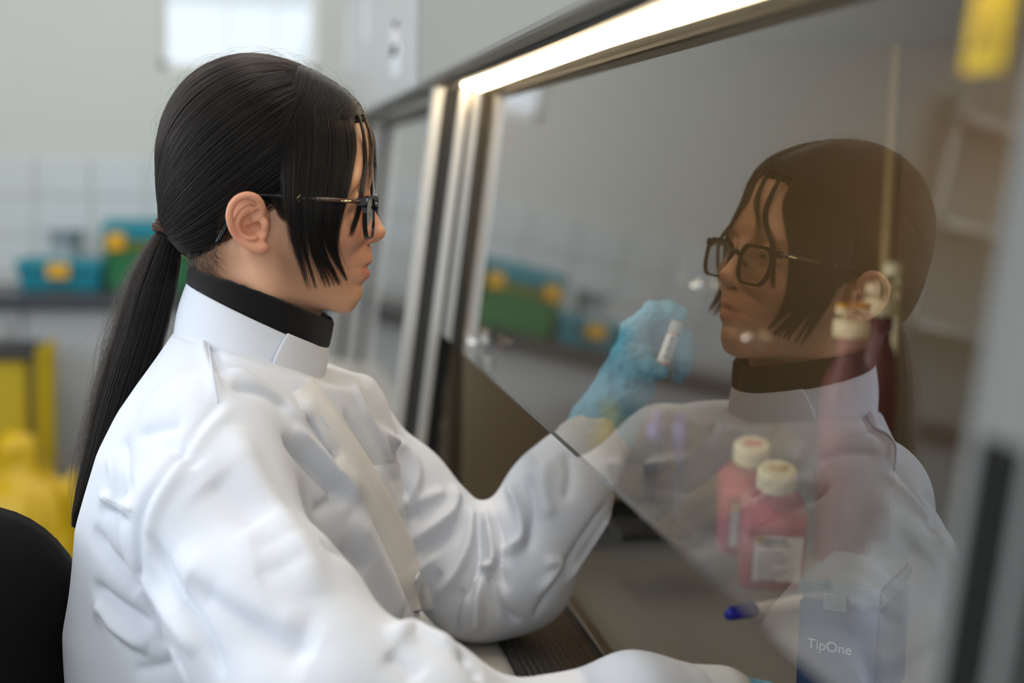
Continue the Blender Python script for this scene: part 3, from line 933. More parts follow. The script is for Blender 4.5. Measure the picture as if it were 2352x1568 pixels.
nH = len(V); nE = len(EV)
EVm = EV * [1, -1, 1]; EFm = EF[:, ::-1]
allV = np.concatenate([V, EV, EVm]); allF = np.concatenate([Fq, EF + nH, EFm + nH + nE])
tone = np.tile(np.array(s2l((208, 158, 126))), (len(allV), 1))


def mixtone(w, c):
    global tone
    w = np.clip(w, 0, 1)[:, None]; tone = tone * (1 - w) + np.array(s2l(c)) * w


X_, Y_, Z_ = allV.T
mixtone(.5 * np.exp(-(((Z_ - l(840, 545)[2]) / .022) ** 2 + ((X_ - .095) / .03) ** 2)), (206, 136, 112))
lipz = l(840, 617)[2]
lipw = np.exp(-((Y_ / .0235) ** 6)) * np.clip((X_ - l(800, 600)[0]) / .004, 0, 1)
top = np.interp(np.abs(Y_), [0, .008, .016, .026], [l(840, 599)[2], l(840, 597)[2], l(840, 604)[2], l(840, 617)[2]])
bot = np.interp(np.abs(Y_), [0, .010, .018, .026], [l(840, 641)[2], l(840, 640)[2], l(840, 634)[2], l(840, 624)[2]])
lipw = lipw * np.clip((top - Z_) / .0012, 0, 1) * np.clip((Z_ - bot) / .0012, 0, 1)
mixtone(lipw * .68, (186, 104, 94))
mixtone(np.concatenate([np.zeros(nH), np.full(2 * nE, .45)]), (216, 140, 112))
ec2 = np.linalg.norm((allV * [1, 0, 1]) - E_(600, 740, 0) * [1, 0, 1], axis=1)
mixtone(np.concatenate([np.zeros(nH), np.ones(2 * nE)]) * np.exp(-(ec2 / .008) ** 2) * .4, (190, 104, 92))
body_me = np_mesh(hw(allV), allF, 'body')
ca = body_me.color_attributes.new('tone', 'FLOAT_COLOR', 'POINT')
ca.data.foreach_set('color', np.concatenate([tone, np.ones((len(tone), 1))], 1).astype(np.float32).ravel())
body = W(link('body', body_me, m_skin, person, smooth=True))
for s in (-1, 1):
    ce = hw(l(806, 463) * [1, 0, 1] + [0, s * .032, 0])
    bm = bmesh.new(); bmesh.ops.create_uvsphere(bm, u_segments=24, v_segments=16, radius=.0122)
    W(link('eye', mesh_of(bm), m_iris, person, smooth=True, loc=tuple(ce)))

# ---- hair cap
bnd = [(872, 236), (846, 262), (814, 288), (788, 330), (752, 385), (704, 440), (664, 476), (634, 474), (602, 448), (560, 446), (524, 470), (506, 520), (498, 575), (474, 618), (440, 604), (405, 560), (372, 548)]
poly = np.array([l(a, b, -.045)[[0, 2]] for a, b in bnd] + [[-.2, -.05], [-.2, .2], [.2, .2]])


def inpoly(x, z):
    c = np.zeros(x.shape, bool); n = len(poly)
    for i in range(n):
        x1, z1 = poly[i]; x2, z2 = poly[(i + 1) % n]
        c ^= ((z1 > z) != (z2 > z)) & (x < (x2 - x1) * (z - z1) / (z2 - z1 + 1e-12) + x1)
    return c


NP_, NS_ = 220, 110
ph = np.linspace(0, 2 * PI, NP_, endpoint=False); ps = np.linspace(-PI / 2 + .01, PI / 2 - .01, NS_)
PH, PS = np.meshgrid(ph, ps, indexing='ij')
D = np.stack([np.cos(PS) * np.cos(PH), np.sin(PS), np.cos(PS) * np.sin(PH)], -1)
CV = env(D, -.0015); CV[..., 2] += 0
CVi = env(D, -.0075)
mask = inpoly(CV[..., 0], CV[..., 2])
idx = np.arange(NP_ * NS_).reshape(NP_, NS_); off = NP_ * NS_
fc = []
fm = np.zeros((NP_, NS_ - 1), bool)
for i in range(NP_):
    for j in range(NS_ - 1):
        i2 = (i + 1) % NP_
        fm[i, j] = mask[i, j] and mask[i2, j] and mask[i, j + 1] and mask[i2, j + 1]
for i in range(NP_):
    i2 = (i + 1) % NP_
    for j in range(NS_ - 1):
        if fm[i, j]:
            a, b, c, d = idx[i, j], idx[i2, j], idx[i2, j + 1], idx[i, j + 1]
            fc.append((a, b, c, d)); fc.append((a + off, d + off, c + off, b + off))
            if not fm[i - 1, j]: fc.append((a, d, d + off, a + off))
            if not fm[i2, j]: fc.append((b, b + off, c + off, c))
            if j == 0 or not fm[i, j - 1]: fc.append((a, a + off, b + off, b))
            if j == NS_ - 2 or not fm[i, j + 1]: fc.append((d, c, c + off, d + off))
bm = bmesh.new(); vs = [bm.verts.new(v) for v in hw(np.concatenate([CV.reshape(-1, 3), CVi.reshape(-1, 3)]))]
for f in fc: bm.faces.new([vs[k] for k in f])
bmesh.ops.delete(bm, geom=[v for v in bm.verts if not v.link_faces], context='VERTS')
bmesh.ops.recalc_face_normals(bm, faces=bm.faces)
hair = W(link('hair', mesh_of(bm), m_hair, person, smooth=True))


def WS(o):
    o.location = Vector((0, 0, 0)); return W(o)


# ---- strands combed back to the tie
tie = l(391, 527)
tdir = (tie - HC) / np.linalg.norm(tie - HC)
N1 = 6500
dd = rng.normal(size=(N1 * 4, 3)); dd /= np.linalg.norm(dd, axis=1, keepdims=True)
rp = env(dd); keep = inpoly(rp[:, 0], rp[:, 2]) & (dd @ tdir < .93) & ~((rp[:, 0] > l(712, 180)[0]) & (rp[:, 2] > l(840, 400)[2]))
dd = dd[keep][:N1]; n1 = len(dd)
K = 16; tt = np.linspace(0, 1, K)
om = np.arccos(np.clip(dd @ tdir, -1, 1))[:, None, None]
T3 = tt[None, :, None]
path = (np.sin((1 - T3) * om) * dd[:, None, :] + np.sin(T3 * om) * tdir) / np.sin(om)
sag = np.sin(PI * T3) * .16 * (om / 1.5)
path = path + sag * np.array([0.25, 0, 0.35])
offs = rng.uniform(-.0012, .0016, n1)[:, None]
pts = env(path, 0) + 0
nd = path / np.linalg.norm(path, axis=-1, keepdims=True)
pts = pts + nd * (offs * (1 - .2 * tt[None]))[..., None]
jit = rng.normal(size=(n1, 1, 3)) * .006
endw = np.clip((tt - .8) / .2, 0, 1)[None, :, None] ** 1.5
pts = pts * (1 - endw) + (tie + jit * .8 + (path - HC) * 0) * endw
WS(strands('combed_hair', hw(pts), np.full(K, .00013), m_strand, hair, 'stuff'))

# ---- fringe hanging over the temple
def cr(pts, n):
    """Catmull-Rom through the points"""
    p = np.asarray(pts, float); p = np.concatenate([[2 * p[0] - p[1]], p, [2 * p[-1] - p[-2]]])
    u = np.linspace(0, len(p) - 3 - 1e-6, n); i = u.astype(int); t = (u - i)[:, None]
    a, b, c, d = p[i], p[i + 1], p[i + 2], p[i + 3]
    return .5 * ((2 * b) + (-a + c) * t + (2 * a - 5 * b + 4 * c - d) * t ** 2 + (-a + 3 * b - 3 * c + d) * t ** 3)


ENV_OFF = [0.0]


def on_env(px, py, ly):
    # walk along the line of sight to the hair surface
    def fv(y):
        q = l(px, py, y) - HC; r_ = np.hypot(q[0], q[2]); rho = np.interp(np.arctan2(q[2], q[0]), _ph, _rh)
        return (r_ / rho) ** 2.25 + (abs(y) / HWD) ** 2.25
    a, b = 0.0, -.10
    if fv(a) > 1: return l(px, py, ly)
    for _ in range(30):
        m_ = (a + b) / 2
        if fv(m_) > 1: b = m_
        else: a = m_
    return l(px, py, a + ENV_OFF[0])


def gl_(*q, off=-.0010):
    ENV_OFF[0] = off; return cr([on_env(*a) if a[1] < 400 else l(*a) for a in q], 24)


G = [gl_((686, 178, -.020), (655, 260, -.068), (648, 360, -.0835), (652, 450, -.0820), (664, 540, -.0790), (692, 628, -.0740), off=.0022),
     gl_((700, 178, -.022), (690, 260, -.064), (686, 360, -.0810), (680, 450, -.0815), (684, 550, -.0785), (708, 665, -.0735), off=.0006),
     gl_((715, 182, -.022), (725, 262, -.058), (726, 360, -.0760), (716, 460, -.0800), (722, 560, -.0770), (764, 655, -.0690)),
     gl_((735, 190, -.020), (766, 268, -.050), (774, 365, -.0690), (756, 460, -.0750), (752, 560, -.0720), (800, 650, -.0625)),
     gl_((766, 202, -.016), (808, 275, -.040), (818, 345, -.0540), (800, 440, -.0660), (780, 520, -.0670), (768, 590, -.0650))]
G = np.array(G)


def fringe(Gs, n, wid, seed, mirror=False, lo=.0, hi=1.0, lenr=(.82, 1.0), clump=0):
    r = np.random.default_rng(seed); m = len(Gs); k = Gs.shape[1]
    u = (lo + (hi - lo) * (r.beta(2.0, 1.5, n) if clump else r.uniform(size=n))) * (m - 1 - 1e-6)
    if clump:
        cu = np.sort(r.uniform(lo, hi, clump)) * (m - 1 - 1e-6)
        near = cu[np.abs(u[:, None] - cu[None]).argmin(1)]
    else: near = u
    tt = np.linspace(0, 1, k)
    uu = u[:, None] + (near - u)[:, None] * (tt[None] ** 2.2) * .88
    i = np.clip(uu.astype(int), 0, m - 2); f = (uu - i)[..., None]
    ks = np.arange(k)[None]
    p = Gs[i, ks] * (1 - f) + Gs[np.clip(i + 1, 0, m - 1), ks] * f
    L_ = r.uniform(lenr[0], lenr[1], n)
    # shorten
    src = np.linspace(0, 1, k); out = np.empty_like(p)
    for q in range(n):
        for a in range(3): out[q, :, a] = np.interp(src * L_[q], src, p[q, :, a])
    j = r.normal(size=(n, 1, 3)) * wid; j2 = r.normal(size=(n, 1, 3)) * wid * 1.5
    t3 = tt[None, :, None]
    out = out + j * (.5 + .5 * t3) + j2 * t3 ** 2 * .7
    if mirror: out = out * [1, -1, 1]
    return out


taper = np.interp(np.linspace(0, 1, 24), [0, .7, 1], [.00012, .00012, .00005])
fr = [fringe(G, 2500, .0007, 1, clump=22, lenr=(.80, 1.02)), fringe(G, 260, .0016, 2, lenr=(.7, 1.05)), fringe(G, 900, .0010, 12, lenr=(.35, .95)),
      fringe(G, 1300, .0008, 3, mirror=True, clump=20)]
lock = np.array([gl_((790, 212, -.010), (828, 285, -.030), (836, 372, -.046), (826, 450, -.056), (814, 505, -.058), (800, 548, -.058)),
                 gl_((795, 215, -.009), (832, 288, -.027), (841, 372, -.042), (832, 450, -.053), (822, 500, -.056), (806, 540, -.057))])
fr.append(fringe(lock, 200, .0007, 4)); fr.append(fringe(lock, 140, .0007, 5, mirror=True))
lock2 = np.array([gl_((826, 240, -.002), (852, 312, -.010), (854, 352, -.018), (852, 400, -.022), (850, 440, -.026)), gl_((815, 228, -.004), (847, 300, -.016), (852, 350, -.024), (848, 400, -.029), (846, 455, -.032))])
fr.append(fringe(lock2, 110, .0009, 6, lenr=(.3, 1))); fr.append(fringe(lock2, 90, .0009, 8, mirror=True, lenr=(.3, 1)))
side = np.array([gl_((640, 440, -.079), (650, 470, -.0775), (668, 500, -.076), (690, 520, -.0745)), gl_((625, 452, -.079), (632, 478, -.0775), (645, 500, -.0765), (660, 505, -.0755))])
fr.append(cr_ if False else np.concatenate([fringe(side, 160, .0012, 9, lenr=(.5, 1))]))
# crown strands in front of the parting, following the skull towards the forehead
WS(strands('fringe', hw(np.concatenate(fr)), taper, m_strand, hair, 'stuff'))
n2 = 2600
rr = np.random.default_rng(11)
a0 = np.array([l(700 + 8 * 0, 160)] * n2)
rootu = rr.uniform(0, 1, n2); sidey = rr.uniform(-1, 1, n2)
rd = np.stack([np.interp(rootu, [0, 1], [l(690, 160)[0] - HC[0], l(835, 262)[0] - HC[0]]), sidey * .03, np.interp(rootu, [0, .5, 1], [l(690, 160)[2] - HC[2], l(775, 195)[2] - HC[2], l(835, 262)[2] - HC[2]])], 1)
fw = np.stack([np.interp(rootu, [0, 1], [.02, .085]), np.sign(sidey) * np.interp(np.abs(sidey), [0, 1], [.045, .085]), np.interp(rootu, [0, 1], [.01, .03])], 1)
T3 = np.linspace(0, 1, 12)[None, :, None]
dp = rd[:, None, :] * (1 - T3) + fw[:, None, :] * T3
Lc = rr.uniform(.55, 1.15, n2)[:, None, None]
dp = rd[:, None, :] * (1 - T3 * Lc) + fw[:, None, :] * T3 * Lc
pts = env(dp) + dp / np.linalg.norm(dp, axis=-1, keepdims=True) * rr.uniform(-.001, .0016, n2)[:, None, None]
WS(strands('crown_hair', hw(pts), np.interp(np.linspace(0, 1, 12), [0, .6, 1], [.00012, .00012, .00003]), m_strand, hair, 'stuff'))
# nape wisps
n3 = 420
rx = rr.uniform(0, 1, n3)
st_ = np.stack([l(430 + 70 * a, 585 + 30 * b, -.03 - .028 * c) for a, b, c in zip(rx, rr.uniform(-1, 1, n3), rx)])
en_ = st_ + np.stack([rr.uniform(.002, .014, n3), rr.uniform(-.002, .002, n3), -rr.uniform(.006, .022, n3)], 1)
T3 = np.linspace(0, 1, 8)[None, :, None]
pts = st_[:, None] * (1 - T3) + en_[:, None] * T3 + np.array([-.004, 0, 0]) * np.sin(PI * T3)
WS(strands('nape_hair', hw(pts), np.interp(np.linspace(0, 1, 8), [0, 1], [.00009, .00003]), m_strand, hair, 'stuff'))

# ---- ponytail
spine = cr([P(393, 528, 1.368), P(372, 590, 1.368), P(342, 690, 1.368), P(312, 800, 1.37), P(272, 925, 1.37), P(232, 1060, 1.37), P(200, 1150, 1.372), P(172, 1212, 1.374)], 30)
hwid = np.interp(np.linspace(0, 1, 30), [0, .1, .25, .45, .65, .8, .93, 1], [.0095, .0150, .0215, .0225, .0185, .0140, .0080, .003])
tan = np.gradient(spine, axis=0); tan /= np.linalg.norm(tan, axis=1, keepdims=True)
sx_ = np.cross(tan, [0, 1, 0]); sx_ /= np.linalg.norm(sx_, axis=1, keepdims=True)
n4 = 5200
r4 = np.random.default_rng(21)
ang = r4.uniform(0, 2 * PI, n4); rad = np.sqrt(r4.uniform(0, 1, n4))
a_ = (rad * np.cos(ang))[:, None, None]; b_ = (rad * np.sin(ang))[:, None, None]
tt = np.linspace(0, 1, 30)
wob = (np.sin(tt[None] * r4.uniform(2, 7, n4)[:, None] + r4.uniform(0, 6, n4)[:, None]) * .0012)[..., None]
Lr = 1.0 - .24 * r4.uniform(0, 1, n4) ** 1.6 * np.where(r4.uniform(size=n4) < .08, r4.uniform(.5, 1, n4), 1)
pts = spine[None] + sx_[None] * hwid[None, :, None] * a_ + np.array([0, 1, 0]) * hwid[None, :, None] * b_ * .9 + sx_[None] * wob
for q in range(n4):
    for c in range(3): pts[q, :, c] = np.interp(tt * Lr[q], tt, pts[q, :, c])
pony = WS(strands('ponytail', pts, np.interp(tt, [0, .85, 1], [.00013, .00013, .00006]), m_strand, hair, 'stuff'))
# loose strands along the left of the ponytail
n6 = 420
r6 = np.random.default_rng(41)
i0 = r6.uniform(.05, .55, n6); ln = r6.uniform(.2, .45, n6); bow = r6.uniform(.002, .016, n6) * r6.uniform(.3, 1, n6)
ts = np.linspace(0, 1, 16)
lo_ = []
sgn_ = np.where(r6.uniform(size=n6) < .75, 1, -1)
left_ = -1.0 if sx_[10][0] > 0 else 1.0
for q in range(n6):
    u_ = np.clip(i0[q] + ln[q] * ts, 0, 1) * 29
    c_ = np.stack([np.interp(u_, np.arange(30), spine[:, k]) for k in range(3)], 1); s_ = np.stack([np.interp(u_, np.arange(30), sx_[:, k]) for k in range(3)], 1)
    w_q = np.interp(u_, np.arange(30), hwid)
    lo_.append(c_ + s_ * (left_ * sgn_[q] * (w_q * .96 + bow[q] * np.sin(PI * ts * r6.uniform(.6, 1.0)) ** 1.2 * (1 if sgn_[q] > 0 else .3)))[:, None] + np.array([0, 1, 0]) * r6.normal() * .008)
WS(strands('loose_hair', np.array(lo_), np.interp(ts, [0, 1], [.00008, .00004]), m_strand, hair, 'stuff'))
# flyaways
fl = []
r5 = np.random.default_rng(31)
for q in range(130):
    a = r5.uniform(.15, PI * .98); d0 = np.array([math.cos(a), r5.uniform(-.5, .4), math.sin(a)])
    p0 = env(d0, .0005); tv = np.array([-math.sin(a), r5.uniform(-.3, .3), math.cos(a)]) * r5.choice([-1, 1])
    Ln = r5.uniform(.012, .045); h = r5.uniform(.002, .009)
    t = np.linspace(0, 1, 12)[:, None]
    base = env(d0 * (1 - t * .0) + tv * t * Ln / .09, .0008)
    out = (base - HC) / np.linalg.norm(base - HC, axis=1, keepdims=True)
    fl.append(hw(base + out * (np.sin(PI * t * r5.uniform(.5, 1)) * h)))
for q in range(70):
    i0 = r5.integers(2, 22); p0 = spine[i0] + sx_[i0] * hwid[i0] * r5.choice([-1, 1], p=[.3, .7]) * (1 if sx_[i0][0] < 0 else -1) * -1
    d = np.array([-r5.uniform(.2, 1), r5.uniform(-.5, .2), -r5.uniform(-.4, 1)]) * r5.uniform(.02, .06)
    t = np.linspace(0, 1, 12)[:, None]; bend = np.array([r5.uniform(-.02, .03), 0, r5.uniform(-.03, .02)])
    fl.append(p0 + d * t + bend * t ** 2 - np.array([0, 0, .02]) * t ** 2)
WS(strands('flyaway_hair', np.array(fl), np.interp(np.linspace(0, 1, 12), [0, 1], [.00006, .00003]), m_strand, hair, 'stuff'))
# eyebrows
eb = []
for s in (-1, 1):
    for q in range(120):
        y = s * r5.uniform(.012, .048); yy = abs(y)
        x = np.interp(yy, [.012, .03, .048], [l(849, 0)[0], l(842, 0)[0], l(822, 0)[0]]); z = l(840, np.interp(yy, [.012, .03, .048], [410, 402, 408]))[2] + r5.normal() * .0013
        t = np.linspace(0, 1, 6)[:, None]
        eb.append(hw(np.array([x, y, z]) + np.array([-.003, s * .006, .0016]) * t + np.array([.0015, 0, 0]) * np.sin(PI * t)))
WS(strands('eyebrow', np.array(eb), np.full(6, .00008), m_strand, hair, 'stuff'))
# hair tie: three cord loops
ta = np.array([spine[3] - spine[0]])[0]; ta /= np.linalg.norm(ta)
tx = np.cross(ta, [0, 1, 0]); tx /= np.linalg.norm(tx)
tc = P(389, 527, 1.368)
bm = bmesh.new()
for o_, r_, ph0 in ((-.0045, .0125, 0), (-.0008, .0135, 1), (.003, .0130, 2), (.0012, .0145, 3.5)):
    lp = [tc + ta * (o_ + .0012 * math.sin(2 * a + ph0)) + tx * r_ * math.cos(a) + np.array([0, 1, 0]) * r_ * math.sin(a) for a in np.linspace(0, 2 * PI, 40, endpoint=False)]
    add_tube(bm, lp, .0021, 8, closed=True)
W(link('hair_tie', mesh_of(bm), m_tie, person, smooth=True))

# ---- spectacles
gl = thing('g', '', ''); bpy.data.objects.remove(gl)
xf = lambda y: l(856, 460)[0] + .0015 - .003 * (abs(y) / .068) ** 2
ztop, zbot = l(845, 447)[2], l(832, 543)[2]
spec = None


def rrect(s, y0, y1, z0, z1, r, n=10):
    pts = []
    for cy, cz, a0 in ((y1 - r, z1 - r, 0), (y0 + r, z1 - r, PI / 2), (y0 + r, z0 + r, PI), (y1 - r, z0 + r, 1.5 * PI)):
        for a in np.linspace(a0, a0 + PI / 2, n): pts.append((s * (cy + r * math.cos(a)), cz + r * math.sin(a)))
    ym = (y0 + y1) / 2; tp = lambda z: 1 - .16 * ((z1 - z) / (z1 - z0)) ** 2
    return [(s * (ym + (s * y - ym) * tp(z)), z) for y, z in pts]


bm = bmesh.new(); lenses = []
for s in (-1, 1):
    out = rrect(s, .0085, .0680, zbot, ztop, .015)
    inn = rrect(s, .0102, .0660, zbot + .0020, ztop - .0030, .0135)
    n = len(out); R = []
    for dx in (0.0016, -0.0024):
        for loop in (out, inn):
            R.append([bm.verts.new(hw(np.array([xf(y) + dx, y, z]))) for y, z in loop])
    of, if_, ob_, ib = R
    for i in range(n):
        j = (i + 1) % n
        bm.faces.new((of[i], of[j], if_[j], if_[i])); bm.faces.new((ob_[i], ib[i], ib[j], ob_[j]))
        bm.faces.new((of[i], ob_[i], ob_[j], of[j])); bm.faces.new((if_[i], if_[j], ib[j], ib[i]))
    lenses.append(inn)
add_tube(bm, [hw(np.array([xf(0) + .001, y, ztop - .012 + .003 * math.cos(y / .009 * PI / 2)])) for y in np.linspace(-.009, .009, 9)], .0022, 10)
for s in (-1, 1):
    add_box(bm, Vector(hw(np.array([xf(.0685) - .003, s * .0695, ztop - .005]))), (.008, .0036, .0066), Matrix.Rotation(HY, 4, 'Z'))
    add_tube(bm, [hw(np.array([xf(.012) - .002, s * .0095, ztop - .016])), hw(np.array([xf(.012) - .008, s * .011, ztop - .022]))], .0016, 8)
bmesh.ops.recalc_face_normals(bm, faces=bm.faces)
spec = W(link('spectacles', mesh_of(bm), m_frame, person, smooth=False, label='black square spectacle frame'))
for inn in lenses:
    V_ = [hw(np.array([xf(y) + dx, y, z])) for dx in (.0004, -.0006) for y, z in inn]; n = len(inn)
    W(link('lens', pd(V_, [tuple(range(n)), tuple(range(2 * n - 1, n - 1, -1))] + [(i, (i + 1) % n, n + (i + 1) % n, n + i) for i in range(n)]), m_lens, spec))
for s in (-1, 1):
    hp = np.array([xf(.0685) - .004, s * .0705, ztop - .005])
    q1 = l(683, 455, -.0805) * [1, -s, 1]; q2 = l(612, 449, -.0790) * [1, -s, 1]
    if s > 0: q1[1] = abs(q1[1]); q2[1] = abs(q2[1])
    else: q1[1] = -abs(q1[1]); q2[1] = -abs(q2[1])
    q3 = l(566, 455, 0) * [1, 0, 1] + [0, s * .0700, 0]; q4 = l(556, 500, 0) * [1, 0, 1] + [0, s * .0680, 0]; q5 = l(531, 552, 0) * [1, 0, 1] + [0, s * .0715, 0]
    W(tube('temple_arm', [hw(p_) for p_ in cr([hp, hp * .5 + q1 * .5 + [0, s * .001, .0003], q1], 10)], .0021, m_tort, spec, n=8, label='tortoiseshell temple arm'))
    W(tube('temple_arm', [hw(p_) for p_ in cr([q1, q2, q3, q4, q5], 24)], list(np.interp(np.linspace(0, 1, 24), [0, .3, .6, .85, 1], [.0021, .0019, .0022, .0036, .0026])), m_frame, spec, n=8))
    gq = q1 + [0, s * .0022, 0]
    W(tube('gold_mark', [hw(gq + [.003, 0, .003]), hw(gq), hw(gq + [.002, 0, -.003])], .0004, m_gold, spec, n=6))
    W(tube('gold_band', [hw(hp * .86 + q1 * .14 + [0, s * .0018, .0]), hw(hp * .7 + q1 * .3 + [0, s * .0018, 0])], .0011, m_gold, spec, n=6))

# ---- lab coat
ZC = [-.12, -.15, -.175, -.20, -.225, -.26, -.33, -.43, -.55, -.70, -.84]
AC = [.055, .070, .084, .098, .110, .120, .137, .156, .162, .168, .172]
BC = [.055, .075, .098, .122, .145, .168, .174, .178, .182, .20, .205]
CXc = [.002, .0, .0, .0, .0, -.002, -.010, -.008, .0, .01, .02]
cv = Vol((-.26, .86, CZ - .86), (.47, 1.66, CZ - .10), .0036)
sl, x, y, z = cv.sub((-.26, 1.08, CZ - .86), (.30, 1.62, CZ - .10))
zr = z - CZ
zi = np.array(ZC[::-1]); itp = lambda A: np.interp(zr, zi, np.array(A)[::-1])
a_, b_, cxx = itp(AC), itp(BC), itp(CXc)
u = (x - cxx) * FACE[0] + (y - 1.355) * FACE[1]; w_ = (x - cxx) * LEFTV[0] + (y - 1.355) * LEFTV[1]
kk = ((np.abs(u) / a_) ** 2.3 + (np.abs(w_) / b_) ** 2.3) ** (1 / 2.3)
d = (kk - 1) * np.minimum(a_, b_) * .85
d = np.maximum(d, zr - np.interp(x, [-.09, .09], [-.150, -.205])); d = np.maximum(d, -.83 - zr)
cv.put(sl, d.astype(np.float32), .02)
c3 = lambda x, y, z: np.array([x, y, CZ + z])
RSH = [c3(-.038, 1.235, -.238), c3(-.035, 1.165, -.290), c3(.008, 1.095, -.352), c3(.050, 1.035, -.402), c3(.118, 1.030, -.418), c3(.165, 1.040, -.440), c3(.24, 1.056, -.442), c3(.300, 1.066, -.432), c3(.338, 1.072, -.434)]
cv.chain(RSH, [.058, .067, .072, .071, .064, .050, .044, .046, .040], .022)
LSH = [c3(.078, 1.490, -.272), P(900, 1130, 1.485), P(1105, 1335, 1.45), P(1175, 1310, 1.45), P(1285, 1150, 1.465), P(1328, 1072, 1.478)]
cv.chain(LSH, [.052, .052, .060, .063, .053, .047], .022)
cv.cone(c3(-.012, 1.29, -.225), RSH[0], .045, .055, .04); cv.cone(c3(.02, 1.40, -.245), LSH[0], .045, .052, .04)
# coat lap over the thighs
for s in (-1, 1):
    h0 = np.array([0.02, 1.35, CZ - .70]) + LEFTV * s * .09; cv.cone(h0, h0 + FACE * .26 + [0, 0, -.03], .10, .09, .05)
CVt, CF = cv.mesh()
CVt = relax(CVt, CF, 3, .5)
CVt[:, 2] = np.maximum(CVt[:, 2], CZ - .82)


def bvh_of(V, Fq): return BVHTree.FromPolygons([Vector(v) for v in V], [tuple(int(i) for i in f) for f in Fq])


bv = bvh_of(CVt, CF)


def hit(px, py, tree=None):
    d = P(px, py, 1.0) - CAMP; d /= np.linalg.norm(d)
    h = (tree or bv).ray_cast(Vector(CAMP), Vector(d))
    return (np.array(h[0]), np.array(h[1])) if h[0] is not None else (None, None)


def on_coat(pxs, n, tree=None):
    q = cr([(a, b, 0) for a, b in pxs], n); out = []
    for a in q:
        h, nn = hit(a[0], a[1], tree)
        if h is not None: out.append((h, nn))
    return out


CN = vnormals(CVt, CF)
disp = np.zeros(len(CVt))


def fold(pxs, wmm, hmm, n=24):
    wmm = wmm * .85; hmm = hmm * 1.5
    """a crease or ridge of the cloth: traced as a curve on the sleeve or body, raised or sunk along the surface normal"""
    pts = on_coat(pxs, n)
    if len(pts) < 2: return
    w = wmm / 1000.0; pp_ = np.array([p for p, _ in pts]); nn_ = np.array([q for _, q in pts])
    lo = pp_.min(0) - 3 * w; hi = pp_.max(0) + 3 * w
    sel = np.where(((CVt > lo) & (CVt < hi)).all(1))[0]
    if len(sel) == 0: return
    v = CVt[sel]; best = np.full(len(sel), 1e9); tpar = np.zeros(len(sel)); bn = np.zeros((len(sel), 3))
    m = len(pp_)
    for i in range(m - 1):
        a, b = pp_[i], pp_[i + 1]; ab = b - a
        if ab @ ab > .05 ** 2: continue
        t = np.clip(((v - a) @ ab) / (ab @ ab + 1e-12), 0, 1)
        dd_ = np.linalg.norm(v - (a + t[:, None] * ab), axis=1)
        c = dd_ < best; best[c] = dd_[c]; tpar[c] = (i + t[c]) / (m - 1); bn[c] = nn_[i]
    endf = np.clip(np.minimum(tpar, 1 - tpar) / .15, 0, 1) ** .7 * .85 + .15
    pr_ = np.exp(-(best / w) ** 2) if hmm > 0 else np.exp(-(np.sqrt(best ** 2 + (.25 * w) ** 2) - .25 * w) / (.62 * w))
    disp[sel] += hmm / 1000.0 * pr_ * endf * ((CN[sel] * bn).sum(1) > .1)


# near sleeve and back
fold([(505, 930), (440, 1000), (372, 1085), (322, 1180), (318, 1290), (345, 1400), (400, 1510), (430, 1565)], 6, -5, 50)
fold([(530, 935), (462, 1010), (398, 1095), (350, 1190), (345, 1280)], 8, 3, 40)
fold([(232, 1138), (270, 1155), (305, 1172)], 6, 5); fold([(225, 1170), (262, 1180), (300, 1200)], 8, -4)
fold([(212, 1215), (250, 1275), (300, 1320), (325, 1345)], 12, -7); fold([(212, 1345), (260, 1385), (345, 1440)], 8, -7)
fold([(215, 1385), (260, 1440), (340, 1490)], 10, 6); fold([(222, 1400), (260, 1462), (345, 1515)], 6, -4)
fold([(310, 1540), (370, 1530), (410, 1515)], 8, -5); fold([(275, 1010), (290, 1080), (300, 1150)], 7, -5); fold([(252, 1040), (262, 1100), (270, 1150)], 7, 4)
fold([(340, 1225), (395, 1340), (450, 1440), (510, 1545)], 8, -6, 30); fold([(330, 1320), (380, 1400), (450, 1500)], 9, 4)
fold([(430, 1335), (520, 1400), (620, 1455), (720, 1490)], 22, -10, 30); fold([(400, 1270), (500, 1370), (600, 1420), (700, 1440)], 18, 5, 30)
fold([(580, 1255), (640, 1238), (690, 1215)], 14, -1.5); fold([(590, 1320), (650, 1300), (705, 1275)], 18, -2.2)
fold([(540, 985), (580, 1080), (640, 1170), (690, 1260), (730, 1370)], 16, 4, 40); fold([(480, 1100), (540, 1150), (600, 1200)], 25, -4)
fold([(720, 1175), (745, 1160), (775, 1140)], 8, -4)
# chest and shoulder
fold([(645, 1005), (690, 1050), (745, 1105), (790, 1150)], 8, -7); fold([(665, 985), (720, 1030), (775, 1085), (820, 1150)], 8, 5)
fold([(705, 950), (740, 1000), (775, 1070)], 8, -5); fold([(690, 925), (730, 965), (765, 1040)], 6, 5)
fold([(455, 760), (470, 800), (485, 850), (500, 915)], 5, 4); fold([(475, 765), (490, 810), (505, 870)], 6, -4)
fold([(520, 850), (580, 880), (650, 930), (700, 985)], 10, 4); fold([(530, 890), (600, 905), (660, 945)], 10, -5)
fold([(370, 1010), (420, 1040), (450, 1070)], 10, -4); fold([(310, 1000), (360, 985), (420, 975)], 12, -4)
fold([(800, 1180), (850, 1270), (890, 1350), (915, 1420)], 18, 6)
fold([(740, 1250), (790, 1270), (840, 1310)], 14, -4); fold([(790, 940), (830, 1010), (865, 1090)], 8, -4); fold([(800, 860), (850, 960), (900, 1060)], 7, 3)
